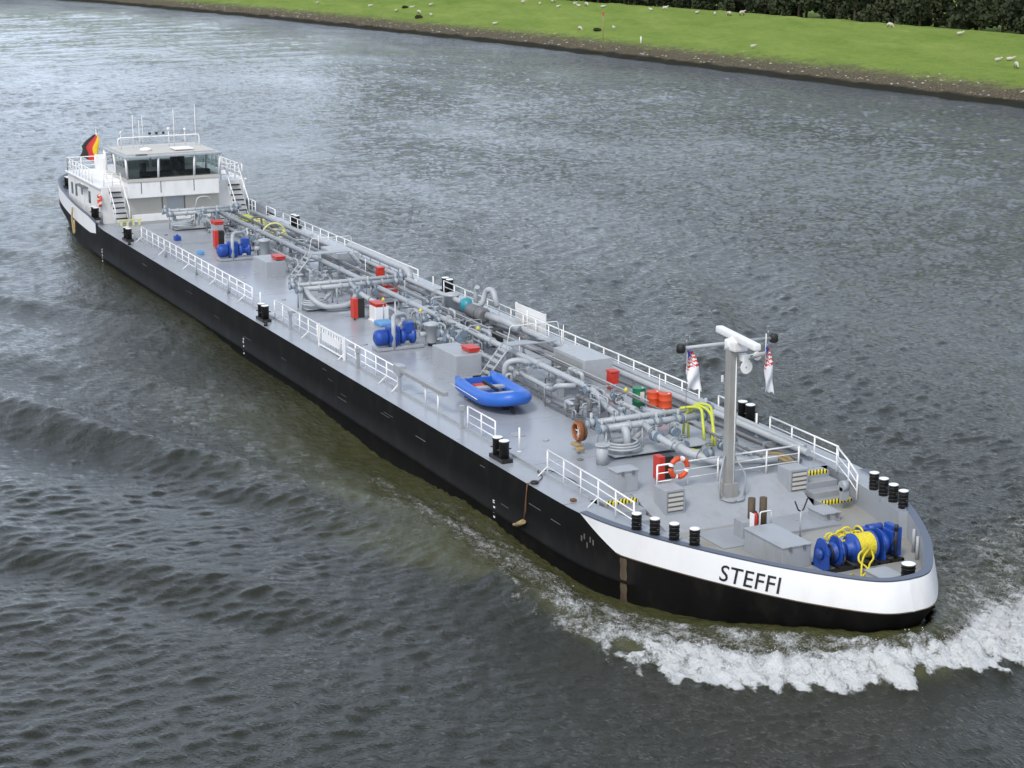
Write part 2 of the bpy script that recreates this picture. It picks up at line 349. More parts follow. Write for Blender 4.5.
# inner wall of the foredeck well, plan line (starboard mirrored)
WALL = [(-14.9, 5.25), (-12.5, 4.95), (-10.4, 4.5), (-8.8, 4.12), (-8.45, 4.4)]
def wall_y(x): return float(np.interp(x, [p[0] for p in WALL[:4]], [p[1] for p in WALL[:4]]))
def decks():
    b = mb('deck'); bm = b.bm
    xs = [x for x, y in HALF if -84.8 < x < -14.95] + [-14.9]
    xs = sorted(set([-84.8] + xs))
    prev = None
    for x in xs:
        y = hw(x) - .004; c = [bm.verts.new((x, yy, 0.0)) for yy in (-y, -wall_y(-14.9), -3, 0, 3, wall_y(-14.9), y)]
        if prev:
            for k in range(6): bm.faces.new((prev[k], prev[k + 1], c[k + 1], c[k]))
        prev = c
    # side ledges beside the foredeck well, carrying the bow bollards
    lx = sorted([x for x, y in HALF if -14.88 < x < -8.82] + [-14.9, -12.5, -10.4, -8.8])
    for sgn in (-1, 1):
        prev = None
        for x in lx:
            c = [bm.verts.new((x, sgn * (hw(x) - .004), rimz(x) - .01)), bm.verts.new((x, sgn * wall_y(x), .0)), bm.verts.new((x, sgn * wall_y(x), -.9))]
            if prev:
                for k in range(2): bm.faces.new((prev[k], prev[k + 1], c[k + 1], c[k]))
            prev = c
        x, y = -8.8, wall_y(-8.8); x2 = -8.5; y2 = hw(-8.5) - .28
        bm.faces.new([bm.verts.new(p) for p in ((x, sgn * y, .0), (x, sgn * (hw(x) - .004), rimz(x) - .01), (x2, sgn * y2, .08))])
        bm.faces.new([bm.verts.new(p) for p in ((x, sgn * y, .0), (x2, sgn * y2, .08), (x2, sgn * y2, -.9), (x, sgn * y, -.9))])
    b.build('cargo_deck', ship)
    # foredeck floor
    f = mb('deck_worn'); bm = f.bm; prev = None
    for x in [-15] + sorted([x for x, y in HALF if -15 < x < -3.1]):
        y = hw(x) - .25; c = [bm.verts.new((x, -y, -.9)), bm.verts.new((x, 0, -.9)), bm.verts.new((x, y, -.9))]
        if prev:
            for k in range(2): bm.faces.new((prev[k], prev[k + 1], c[k + 1], c[k]))
        prev = c
    f.build('foredeck', ship)
    # sloping bulkhead and the two flights of wide steps
    s_ = mb('grey'); h = 3.45
    s_.poly([(-14.9, -h, 0), (-14.9, h, 0), (-12.55, h * .93, -.9), (-12.55, -h * .93, -.9)])
    for sg in (-1, 1): s_.poly([(-14.9, sg * h, 0), (-12.55, sg * h * .93, -.9), (-14.9, sg * h, -.9)])
    s_.poly([(-14.9, -h, 0), (-14.9, -h, -.9), (-14.9, h, -.9), (-14.9, h, 0)])
    s_.build('sloping_bulkhead', ship)
    for sg in (-1, 1):
        st = mb('deck')
        for i in range(4):
            x0 = -14.9; x1 = -14.3 + i * .55; z = -.004 - i * .225
            st.box(x0, x1, min(sg * 3.5, sg * 4.93), max(sg * 3.5, sg * 4.93), -.9, z)
        o = st.build('steps', ship)
        for xx, zz in ((-14.3, 0), (-12.65, -.675)):
            mb('hazard').box(xx - .26, xx + .006, min(sg * 3.55, sg * 4.85), max(sg * 3.55, sg * 4.85), zz - .1, zz + .006).build('hazard_strip', o)
    # aft deck
    a = mb('deck'); bm = a.bm; prev = None
    for x in sorted([x for x, y in HALF if -107.6 < x < -84.8]) + [-84.8]:
        y = hw(x) - .1; c = [bm.verts.new((x, -y, -.3)), bm.verts.new((x, y, -.3))]
        if prev: bm.faces.new((prev[0], prev[1], c[1], c[0]))
        prev = c
    a.poly([(-84.8, -6.3, -.3), (-84.8, 6.3, -.3), (-84.8, 6.3, 0), (-84.8, -6.3, 0)])
    a.build('aft_deck', ship)
    # flat bar (spill edge) along the rails, weld seams
    g = mb('grey')
    for sg in (-1, 1): g.box(-84.5, -15, sg * 5.2 - .03, sg * 5.2 + .03, -.01, .10)
    g.build('spill_edge', ship)
    for x in np.arange(-82, -16, 6.2):
        mb('deck').box(x - .012, x + .012, -5.1, 5.1, -.004, .008).build('weld_seam', ship)
decks()

for k in range(30):
    x = random.uniform(-83, -17); y = random.choice((-1, 1)) * random.uniform(2.9, 4.9)
    mb(random.choice(('grey_dark', 'grey', 'grey_light'))).lathe((x, y, .002), [(.13, 0), (.13, .03), (.09, .05)], seg=12).build('deck_plug', ship)
for x in np.arange(-80, -18, 9.3):
    mb('grey').box(x - .3, x + .3, -3.9, -3.45, .0, .05, .01).lathe((x, -3.68, .05), [(.16, 0), (.16, .03)], seg=12).build('tank_lid', ship)
sc_ = np.random.default_rng(3)
for k in range(16):
    x = sc_.uniform(-40, -12.5) if k < 11 else sc_.uniform(-80, -40); z = sc_.uniform(-1.6, -.3); l_ = sc_.uniform(.1, .7)
    Yk = hw(x) + .006; mb('strip_scrape').box(x - l_, x + l_, -Yk - .006, -Yk, z, z + sc_.uniform(.012, .04)).build('scrape', ship)
for k in range(5):
    x = -13.6 + k * .18; z = -1.0 + .16 * math.sin(k * 2.3); mb('strip_scrape').box(x - .04, x + .05, -hw(x) - .014, -hw(x) - .004, z, z + .2).build('scrape', ship)
# rust and paint marks on the hull side
mk = mb('rust_streak')
for i in range(10):
    z0 = -1.02 - i * .17; x = -11.35
    Y = hw(x) + .012
    a0, b0 = lower(x, Y, z0), lower(x, Y, z0 - .17)
    w0, w1 = (.16 + .02 * math.sin(i * 2.1)), (.16 + .02 * math.sin(i * 2.1 + 2.1))
    tx, ty = -.92, .39
    mk.poly([(a0[0] - w0 * .9, -a0[1] - w0 * .32 , z0), (a0[0] + w0 * .9, -a0[1] + w0 * .32, z0), (b0[0] + w1 * .9, -b0[1] + w1 * .32, z0 - .17), (b0[0] - w1 * .9, -b0[1] - w1 * .32, z0 - .17)])
mk.build('brown_stain', ship)
for x, n in ((-52.7, 5), (-20.8, 4), (-84.0, 5)):
    for i in range(n):
        z = -2.2 + i * .2; dm = mb('white')
        if i % 2: dm.box(x - .08, x - .03, -6.36, -6.345, z, z + .12).box(x - .03, x + .07, -6.359, -6.345, z, z + .03).box(x - .03, x + .07, -6.359, -6.345, z + .09, z + .12)
        else: dm.box(x - .05, x + .10, -6.36, -6.345, z, z + .07)
        dm.build('draught_mark', ship)

# ------------------------------------------------------------------ name on the bow
def name_on_bow(sgn):
    cu = bpy.data.curves.new('txt', 'FONT'); cu.body = 'STEFFI'; cu.size = 0.79; cu.shear = 0.36; cu.resolution_u = 4; cu.offset = 0.004; cu.space_character = 1.06
    to = bpy.data.objects.new('txt', cu); COL.objects.link(to)
    dg = bpy.context.evaluated_depsgraph_get(); dg.update()
    me = bpy.data.meshes.new_from_object(to.evaluated_get(dg)); COL.objects.unlink(to); bpy.data.objects.remove(to)
    bm = bmesh.new(); bm.from_mesh(me)
    for _ in range(2):
        bmesh.ops.subdivide_edges(bm, edges=[e for e in bm.edges if e.calc_length() > .12], cuts=1)
        bmesh.ops.triangulate(bm, faces=bm.faces[:])
    A = np.array(HALF[:160]); A = A[A[:, 0] > -14]
    seg = np.r_[0, np.cumsum(np.hypot(*np.diff(A, axis=0).T))]
    width = max(v.co.x for v in bm.verts)
    s_start = float(np.interp(-(-7.72), -A[:, 0], seg))            # the S begins here on the starboard side
    for v in bm.verts:
        u, z = v.co.x, v.co.y
        s_ = s_start - u if sgn < 0 else s_start - width + u
        x = float(np.interp(s_, seg, A[:, 0])); y = float(np.interp(s_, seg, A[:, 1]))
        x2 = float(np.interp(s_ + .05, seg, A[:, 0])); y2 = float(np.interp(s_ + .05, seg, A[:, 1]))
        nx, ny = (y2 - y), -(x2 - x); l = math.hypot(nx, ny); nx /= l; ny /= l
        xo = lower(x, y, -.83 + z)[0] - x; v.co = ((x + xo + nx * .014), sgn * (y + ny * .014), -.83 + z)
    bmesh.ops.recalc_face_normals(bm, faces=bm.faces[:])
    m2 = bpy.data.meshes.new('name_lettering'); bm.to_mesh(m2); m2.materials.append(M['text'])
    m2.transform(Matrix.Translation((50, 0, 2.5)))
    o = bpy.data.objects.new('name_lettering', m2); COL.objects.link(o); o.parent = ship
name_on_bow(-1); name_on_bow(1)

# ------------------------------------------------------------------ railings
def railing(path, h=1.0, bars=3, step=1.35, brace=None, sgn=-1, r=.028, name='railing', label=None, closed_ends=True):
    """path: list of base points; posts at equal steps, bars parallel to the base"""
    b = mb('white'); path = [Vector(p) for p in path]; k = 0
    for a, c in zip(path, path[1:]):
        n = max(1, round((c - a).length / step))
        for i in range(n + 1):
            if i == n and c != path[-1]: continue
            p = a.lerp(c, i / n); b.cyl(p, p + Vector((0, 0, h)), r * 1.35, seg=6)
            if brace and k % brace == 0: b.cyl(p + Vector((0, 0, .35)), p + Vector((0, sgn * .42, 0.0)), r, seg=6)
            k += 1
    for j in range(bars):
        z = h - j * h / bars
        b.tube([p + Vector((0, 0, z)) for p in path], r * (1.25 if j == 0 else .85), 6)
    o = b.build(name, ship)
    if label: o['label'] = label
    return o
RS, RP = -5.15, 5.1
railing([(-77.8, RS, 0), (-54.6, RS, 0)], brace=4)
railing([(-50.8, RS, 0), (-33.6, RS, 0)], brace=4)
railing([(-25.9, RS, 0), (-23.2, RS, 0)], brace=None, step=1.3)
railing([(-18.5, RS, 0), (-14.2, RS - .1, 0), (-11.2, -5.45, .02)], brace=3, step=1.45)
# port side
railing([(-87.4, 5.3, -.3), (-85.9, 5.3, -.3)], step=.75, h=1.2)
railing([(-82.8, RP, 0), (-80.9, RP, 0)], step=1.9, bars=2)
railing([(-79.2, RP, 0), (-55.5, RP, 0)], step=1.45)
railing([(-51.8, RP, 0), (-24.3, RP, 0)], step=1.45)
railing([(-18.9, RP + .1, 0), (-14.0, RP, 0)], step=1.6)
railing([(-14.0, RP - .05, 0), (-13.0, 4.9, -.3), (-12.4, 4.88 , -.66)], step=1.6)
railing([(-22.8, 5.15, 0), (-21.5, 5.15, 0)], step=1.3, bars=2)
# across the break of the foredeck
railing([(-14.97, -2.35, .0), (-14.97, .3, .0)], step=1.3, h=.95)
railing([(-14.97, 1.0, .0), (-14.97, 3.95, .0)], step=1.25, h=.95)
for x, y in ((-21.9, -4.7), (-53.2, RS), (-53.3, RP), (-30.4, RS), (-19.6, 5.0)):
    mb('white').cyl((x, y, 0), (x, y, 1.0), .04, seg=8).cyl((x, y, 0), (x, y, .03), .09, seg=8).build('stanchion', ship)
# grey brackets (hose davits) beside the rails
for x in (-47.9, -38.2, -26.2, -33.0):
    mb('grey').box(x - .06, x + .06, RS - .2, RS - .08, 0, .95).box(x - .12, x + .12, RS - .24, RS - .04, .0, .04).box(x - .09, x + .09, RS - .24, RS - .04, .75, .97).build('rail_bracket', ship)
for x in (-71.5, -58.5, -64.8):
    mb('grey_light').cyl((x, RS - .18, 0), (x, RS - .18, .8), .07, seg=8).build('pipe_post', ship)
# dark small fairleads at the deck edge
for x in (-49.2, -77.0):
    mb('black').lathe((x, -6.2, 0), [(.10, 0), (.10, .16), (.07, .18), (.12, .2), (.12, .26)], seg=12).build('fairlead', ship)

# ------------------------------------------------------------------ bollards
def bollard(x, y, z, h=.82, r=.175, name='bollard', parent=ship):
    b = mb('black').lathe((x, y, z), [(r, 0), (r, h - .05), (r * 1.06, h - .04), (r * 1.06, h)], seg=18)
    for k in range(4):
        zz = z + h * (.25 + .2 * k); b.torus((x, y, zz), r * 1.02, .018, n=18, seg=5)
    b.cyl((x - r - .09, y, z + h * .55), (x + r + .09, y, z + h * .55), .03, seg=6)
    o = b.build(name, parent)
    mb('white').lathe((x, y, z + h + .001), [(r * 1.04, 0), (r * 1.04, .03), (r * .7, .05)], seg=18).build('cap', o)
    return o
for sg in (-1, 1):
    for i in range(4):
        if sg < 0: x = -11.1 + i * .78; bollard(x, -(hw(x) - .30), -.12, h=.74)
        else: x = -11.5 + i * .78; bollard(x, 4.98 - i * .14, -.05, h=.68)
def double_bits(x, y, z=0):
    o = mb('black').box(x - .62, x + .62, y - .24, y + .24, z, z + .16, .02).build('double_bollard', ship)
    for dx in (-.3, .3):
        b = mb('black').lathe((x + dx, y, z + .16), [(.2, 0), (.2, .62), (.215, .63), (.215, .68)], seg=16)
        b.cyl((x + dx, y - .3, z + .5), (x + dx, y + .3, z + .5), .03, seg=6); p = b.build('post', o)
        mb('white').lathe((x + dx, y, z + .841), [(.21, 0), (.2, .03)], seg=16).build('cap', p)
    return o
for x, y in ((-21.2, -5.85), (-50.6, -5.85), (-78.7, -5.85), (-21.7, 5.85), (-53.0, 5.85), (-78.9, 5.85)):
    double_bits(x, y)
for x, y in ((-102.6, -4.3), (-88.0, -5.75), (-102.6, 4.3)):
    double_bits(x, y, .1 if x > -90 else .35)
bollard(-4.05, .95, -.9, h=.92, r=.23)

# ------------------------------------------------------------------ mast on the foredeck
MX, MY = -14.2, .3
mast = mb('mast').box(MX - .17, MX + .17, MY - .17, MY + .17, -.3, 5.55, .02).build('mast', ship)
mb('mast').box(MX - .27, MX + .27, MY - .27, MY + .27, -.35, .45, .02).build('mast_foot', mast)
br = mb('grey')
for sg in (-1, 1):
    br.tube(bend([(MX + .3, MY + sg * .52, -.05), (MX + .3, MY + sg * .6, .7), (MX, MY + sg * .2, 1.5)], .3), .04, 6)
    br.tube(bend([(MX + .3, MY + sg * .52, -.05), (MX + .6, MY + sg * .3, -.12), (MX + .6, MY, -.12)], .2), .04, 6)
br.build('mast_brace', mast)
arm = mb('grey_light').cyl((MX - .35, MY - 1.85, 5.72), (MX - .35, MY + 1.9, 5.72), .075, seg=10).box(MX - .3, MX + .15, MY - .15, MY + .15, 5.5, 5.85, .02).build('crossarm', mast)
for yy in (-1.98, 2.05):
    mb('black').lathe((MX - .35, MY + yy, 5.55), [(.12, 0), (.17, .05), (.17, .28), (.12, .34)], seg=14).build('nav_lamp', arm)
    mb('chrome').cyl((MX - .35, MY + yy * .88, 5.75), (MX - .35, MY + yy * .88, 6.15), .03, seg=6).box(MX - .4, MX - .3, MY + yy * .88 - .06, MY + yy * .88 + .06, 6.05, 6.2).build('lamp_bracket', arm)
rp_ = mb('white').lathe((MX + .05, MY + .1, 5.6), [(.3, 0), (.33, .1), (.3, .35), (.16, .42), (.12, .5)], seg=18).box(MX - .25, MX + .5, MY - .2, MY + .4, 5.55, 5.95, .08).build('radar_pedestal', mast)
mb('white').box(MX - 1.5, MX + 1.95, MY - .05, MY + .25, 5.9, 6.16, .07, R(-8)).build('radar_scanner', rp_)
wl = mb('white').lathe((MX + .45, MY + .35, 4.95), [(.1, -.15), (.22, -.02), (.25, .0), (.25, .04)], axis='X', seg=16).box(MX + .1, MX + .5, MY + .2, MY + .5, 5.15, 5.4, .03)
wl.lathe((MX + .5, MY + .75, 5.35), [(.08, -.12), (.16, .0), (.16, .1)], axis='X', seg=14).build('search_light', mast)
mb('mast').cyl((MX + .2, MY + .15, 5.1), (MX + .9, MY + .9, 5.5), .05, seg=6).cyl((MX + .25, MY + .15, 4.9), (MX + .5, MY + .35, 4.95), .04, seg=6).build('lamp_arm', mast)
mb('white').box(MX - .26, MX - .2, MY - .27, MY - .21, 4.3, 4.55).cyl((MX + .175, MY + .1, -.1), (MX + .175, MY + .1, 5.3), .02, seg=5).build('cable', mast)

def shift_down(o, dz):
    if o.data: o.data.transform(Matrix.Translation((0, 0, dz)))
    for c in o.children: shift_down(c, dz)
# ------------------------------------------------------------------ foredeck fittings
def louvre_box(x, y):
    o = mb('grey').box(x - .42, x + .42, y - .42, y + .42, -.62, .42, .02).build('ventilation_box', ship)
    g = mb('grey_dark').box(x + .42, x + .435, y - .33, y + .33, -.42, .34); g.m('cream')
    for i in range(4): g.box(x + .43, x + .47, y - .31, y + .31, -.36 + i * .18, -.26 + i * .18)
    g.build('louvre', o)
    mb('black').lathe((x + .3, y + .3, -.8), [(.07, 0), (.09, .1), (.09, .2)], seg=10).build('drain', o)
louvre_box(-13.95, -2.4); louvre_box(-14.15, 3.15)
def lidded(x0, x1, y0, y1, z0, z1, key='grey', over=.04, name='deck_box', hinge=True):
    o = mb(key).box(x0, x1, y0, y1, z0, z1, .015).build(name, ship)
    l = mb(key).box(x0 - over, x1 + over, y0 - over, y1 + over, z1 + .002, z1 + .05, .01)
    l.build('lid', o)
    if hinge:
        h = mb('grey_dark')
        for k in (.25, .75): h.box(x1 + over, x1 + over + .02, y0 + (y1 - y0) * k - .05, y0 + (y1 - y0) * k + .05, z1 - .12, z1 + .04)
        h.build('hinge', o)
    return o
lidded(-9.9, -7.5, -1.7, -.55, -.9, -.12, name='locker')
lidded(-5.3, -4.35, .15, .95, -.9, -.5, name='small_locker')
lidded(-12.2, -11.2, 2.55, 3.3, -.9, -.6, name='hatch')
lidded(-15.9, -14.9 - .35, -4.2 + .3, -3.0, 0.0, .78, name='tank_hatch')
pl = mb('deck').box(-12.4, -10.7, .55, 3.0, -.9, -.82, .01).build('raised_plate', ship)
mb('deck').box(-12.3, -10.3, -2.3, -.6, -.9, -.87, .01).build('floor_plate', ship)
# roller fairlead with chain stopper
mb('rust_streak').cyl((-11.35, -.5, -.9), (-11.35, -.5, .45), .14, seg=14).cyl((-11.05, -.2, -.9), (-11.05, -.2, .52), .14, seg=14).box(-11.55, -10.85, -.75, .05, -.9, -.78).build('chain_stopper', ship)
mb('grey').box(-11.5, -10.9, -1.15, -.72, -.9, -.25, .02).build('winch_control_box', ship)
mb('white').tube(bend([(-10.6, -.62, -.9), (-10.6, -.62, .15), (-10.6, -.15, .15), (-10.6, -.15, -.4)], .08), .03, 6).build('tube_guard', ship)
# V shaped rope rest
mb('grey_light').cyl((-10.2, .85, -.9), (-10.2, .85, .15), .035, seg=8).m('black').tube(bend([(-10.2, .58, .5), (-10.2, .75, .12), (-10.2, .95, .12), (-10.2, 1.12, .55)], .08), .03, 6).build('rope_rest', ship)
# port fairlead roller on the inner wall
mb('grey').cyl((-12.2, 4.0, .05), (-12.2, 4.25, .05), .2, seg=16).box(-12.3, -12.1, 4.0, 4.3, -.5, .0).build('wall_roller', ship)
for x in (-7.1, -6.4):
    for sg in (1,):
        y = hw(x) - .42; mb('grey_light').cyl((x, y * sg, -.9), (x, y * sg, -.05), .06, seg=8).build('bulwark_stay', ship)
for x in (-9.8, -9.0, -7.2, -6.2, -5.2):
    y = hw(x) - .40; mb('grey_light').box(x - .02, x + .02, -y - .05, -y + .12, -.9, .0).build('bulwark_stay', ship)

# ------------------------------------------------------------------ anchor winch (blue), axis athwartships
def winch():
    x, z = -7.05, -.38; y0 = -.62
    base = mb('black').box(x - .6, x - .45, y0, 2.85, -.9, -.78).box(x + .45, x + .6, y0, 2.85, -.9, -.78)
    for yy in np.arange(y0 + .1, 2.85, .55): base.box(x - .6, x + .6, yy - .05, yy + .05, -.88, -.8)
    wo_ = base.build('anchor_winch', ship)
    def side_plate(y, h=.62, key='blue', nm='side_plate'):
        b = mb(key); c = [(-.52, -.9), (.52, -.9), (.45, -.2), (.28, .22), (.12, .32), (-.12, .32), (-.28, .22), (-.45, -.2)]
        a = [b.bm.verts.new((x + p[0], y, p[1])) for p in c]; d_ = [b.bm.verts.new((x + p[0], y + .07, p[1])) for p in c]
        n = len(c); b.bm.faces.new(a); b.bm.faces.new(d_[::-1])
        for i in range(n): b.bm.faces.new((a[i], a[(i + 1) % n], d_[(i + 1) % n], d_[i]))
        b.cyl((x, y - .08, z + .1), (x, y + .15, z + .1), .17, seg=14)
        b.build(nm, wo_)
    for y in (y0, y0 + .62, 1.98): side_plate(y)
    mb('blue').lathe((x, y0 - .02, z + .1), [(.05, -.2), (.2, -.1), (.24, 0)], axis='Y', seg=18).build('shaft_cap', wo_)
    b = mb('blue').lathe((x, y0 + .08, z + .1), [(.18, 0), (.38, .02), (.38, .09), (.27, .12), (.24, .27), (.27, .42), (.38, .46), (.38, .52), (.18, .53)], axis='Y', seg=26); b.build('gypsy_wheel', wo_)
    mb('black').torus((x, y0 + .36, z + .1), .29, .05, axis='Y').build('brake_band', wo_)
    # rope drum with two flanges
    mb('blue').lathe((x, y0 + .72, z + .12), [(.2, 0), (.5, .01), (.5, .05), (.42, .07), (.3, .2), (.3, .3)], axis='Y', seg=30).build('drum_flange', wo_)
    mb('blue').lathe((x, .84, z + .12), [(.28, -.4), (.3, -.2), (.42, -.1), (.57, -.08), (.57, 0), (.2, .01)], axis='Y', seg=30).build('drum_flange', wo_)
    mb('blue').lathe((x, 1.62, z + .12), [(.3, 0), (.57, .01), (.57, .08), (.3, .1), (.28, .28)], axis='Y', seg=30).build('drum_flange', wo_)
    # gear case, motor and brake
    mb('blue').lathe((x - .05, 2.08, z + .1), [(.3, 0), (.44, .03), (.44, .24), (.34, .28), (.28, .5)], axis='Y', seg=22).build('gear_case', wo_)
    mb('blue').box(x - .45, x + .4, 2.6, 2.84, -.75, .40, .03).box(x - .3, x + .35, 2.42, 2.6, -.5, .25, .03).build('gear_box', wo_)
    mb('blue').cyl((x - .7, 2.0, .12), (x - .7, 2.65, .12), .18, seg=16).build('motor', wo_)
    mb('blue').box(x - .9, x - .5, 1.6, 2.05, -.4, .2, .04).build('hydraulic_block', wo_)
    b = mb('black').cyl((x + .5, 2.48, -.8), (x + .5, 2.48, .4), .06, seg=8).cyl((x + .5, 2.48, .35), (x + .5, 2.48, .58), .085, seg=10).cyl((x + .35, 2.3, -.5), (x + .5, 2.45, .1), .03, seg=6)
    b.build('brake_lever', wo_); b = mb('black')
    b.tube(bend([(x + .42, y0 + .5, -.85), (x + .62, y0 + .7, -.45), (x + .35, y0 + .8, -.2)], .1), .045, 6); b.box(x + .3, x + .62, y0 + .45, y0 + .85, -.9, -.7, .02)
    b.build('pawl', wo_)
    mb('chrome').tube(bend([(x - .9, .2, -.9), (x - .9, .2, .1), (x - .9, 1.7, .1), (x - .9, 1.7, -.9)], .1), .025, 6).build('guard_rail', wo_)
    return wo_
wn = winch()
def squeeze(o, k=.9, c=Vector((-7.05, 1.1, -.9))):
    if o.data: o.data.transform(Matrix.Translation(c + Vector((50, 0, 2.5))) @ Matrix.Diagonal((k, k, k, 1)) @ Matrix.Translation(-c - Vector((50, 0, 2.5))))
    for q_ in o.children: squeeze(q_, k)
squeeze(wn)
# mooring line: wound on the drum, loops hanging off
rope = mb('yellow')
for ly, rr in ((0, .43), (1, .47)):
    for i in range(15):
        yy = .88 + i * .05 + (ly * .02); rope.torus((-7.05, .12 + yy * .9, -.29), rr * .9 + random.uniform(-.006, .006), .03, axis='Y', n=26, seg=6)
rope.tube(bend([(-6.6, 1.3, -.3), (-6.25, 1.2, -.5), (-6.1, .9, -.6), (-5.75, .6, -.7), (-5.6, .2, -.84), (-5.3, -.2, -.85), (-5.5, -.7, -.85), (-5.9, -.4, -.84), (-6.0, .2, -.84)], .15), .036, 7)
rope.tube(bend([(-6.5, 1.2, -.2), (-6.25, .75, -.35), (-6.0, .5, -.5), (-5.8, .35, -.75), (-5.45, .1, -.82), (-5.25, -.4, -.85), (-5.7, -.9, -.85), (-6.1, -.6, -.85)], .18), .036, 7)
rope.tube(bend([(-6.5, 1.1, -.1), (-6.2, .5, -.25), (-6.05, .4, -.45), (-5.9, .7, -.65), (-5.6, .5, -.8), (-5.2, .0, -.84), (-5.4, -.45, -.85), (-5.9, -.8, -.85)], .2), .036, 7)
for k in range(9):
    a = random.uniform(0, 6.28); c = (-7.65 + random.uniform(-.2, .25), .4 + k * .14, -.05 + random.uniform(-.12, .1))
    rope.torus(c, random.uniform(.16, .26), .036, axis=random.choice('XYZ'), n=18, seg=6, sy=random.uniform(.5, 1))
tag(rope.build('mooring_rope', None, (-7, 1.4, -.9)), 'yellow mooring rope wound round the blue anchor winch drum, loops falling to the foredeck', 'rope')

# ------------------------------------------------------------------ red extinguisher by the chain stopper
def extinguisher(x, y, z, label, group=None):
    t_ = thing('fire_extinguisher', (x, y, z), label, 'extinguisher', group)
    mb('red').lathe((x, y, z), [(.09, 0), (.1, .03), (.1, .46), (.05, .54), (.03, .56)], seg=14).build('cylinder', t_)
    mb('black').box(x - .05, x + .05, y - .02, y + .02, z + .56, z + .62).tube(bend([(x, y + .03, z + .58), (x + .12, y + .05, z + .5), (x + .11, y + .05, z + .15)], .06), .015, 5).build('valve', t_)
extinguisher(-10.75, -.72, -.45, 'red fire extinguisher hanging beside the white tube guard on the foredeck')
mb('white').box(-10.9, -10.62, -.86, -.84, -.5, .1).build('bracket_plate', ship)

# ------------------------------------------------------------------ pipework on the cargo deck
def run(pts, r, key='grey_light', name='pipe', rad=.35, flange=0, seg=10):
    P_ = bend(pts, rad); b = mb(key).tube(P_, r, seg)
    if flange:
        tot = 0; last = Vector(pts[0])
        for a, c in zip(pts, pts[1:]):
            a, c = Vector(a), Vector(c); l = (c - a).length; n = int(l / flange)
            for i in range(1, n + 1):
                p = a.lerp(c, i / (n + 1)); dv = (c - a).normalized() * .03
                b.cyl(p - dv, p + dv, r * 1.5, seg=seg)
    return b.build(name, ship)
run([(-84, 1.45, .95), (-26.2, .95, .95), (-24.5, .7, .6), (-22.5, .4, .6)], .145, flange=5.5, name='cargo_line')
run([(-84, 1.95, .62), (-23.5, 1.55, .62)], .13, 'grey', flange=6, name='cargo_line')
run([(-83, .95, .42), (-30.5, .35, .42), (-28.5, .1, .5), (-27.6, -.1, .95), (-27.2, .6, .95)], .12, flange=7, name='stripping_line')
run([(-82, 2.35, .85), (-14.9, 2.2, .75)], .05, 'grey_dark', name='cable_run')
run([(-82, 2.55, .85), (-24, 2.4, .8)], .04, 'grey', name='cable_run')
run([(-84.5, 4.55, .42), (-66, 4.6, .42), (-30, 4.62, .42), (-15.5, 4.75, .42)], .14, 'grey_light', flange=8, name='vapour_line')
run([(-84.5, 4.3, .14), (-15.5, 4.42, .14)], .09, 'grey_dark', name='dark_pipe')  # dark grey pipe low along the inboard side of the vapour line
run([(-66.4, 4.85, .3), (-66, 4.85, .85), (-56.4, 4.85, .85), (-56, 4.85, .3)], .21, 'grey_light', name='vapour_line')
run([(-36.0, 4.95, .1), (-35.8, 4.95, .5), (-16, 4.95, .5)], .10, 'grey', name='ballast_line')
for x in np.arange(-83, -25, 3.1):
    sp = mb('grey')
    sp.box(x - .05, x + .05, .2, 2.65, .28, .34)
    for y in (.25, 1.2, 2.6): sp.box(x - .05, x + .05, y - .04, y + .04, 0, .8 if y > 1 else .3)
    sp.box(x - .05, x + .05, 1.2, 2.7, .74, .79); sp.build('pipe_support', ship)
for x in np.arange(-84, -16, 4.4): mb('grey').box(x - .05, x + .05, 4.3, 4.9, 0, .26).build('pipe_support', ship)
# bare tracks (ladder-like cable tray) on the starboard side of the lines
for x0, x1, y in ((-35, -28.5, .05), (-28, -23, -.25), (-60, -55, .0)):
    tr_ = mb('grey_dark'); tr_.box(x0, x1, y - .32, y - .26, .12, .2).box(x0, x1, y + .02, y + .08, .12, .2)
    for x in np.arange(x0 + .2, x1, .9): tr_.box(x - .05, x + .05, y - .26, y + .02, .12, .17)
    for x in np.arange(x0 + .1, x1, 2.0): tr_.box(x - .04, x + .04, y - .3, y - .28, 0, .12)
    tr_.build('cable_tray', ship)

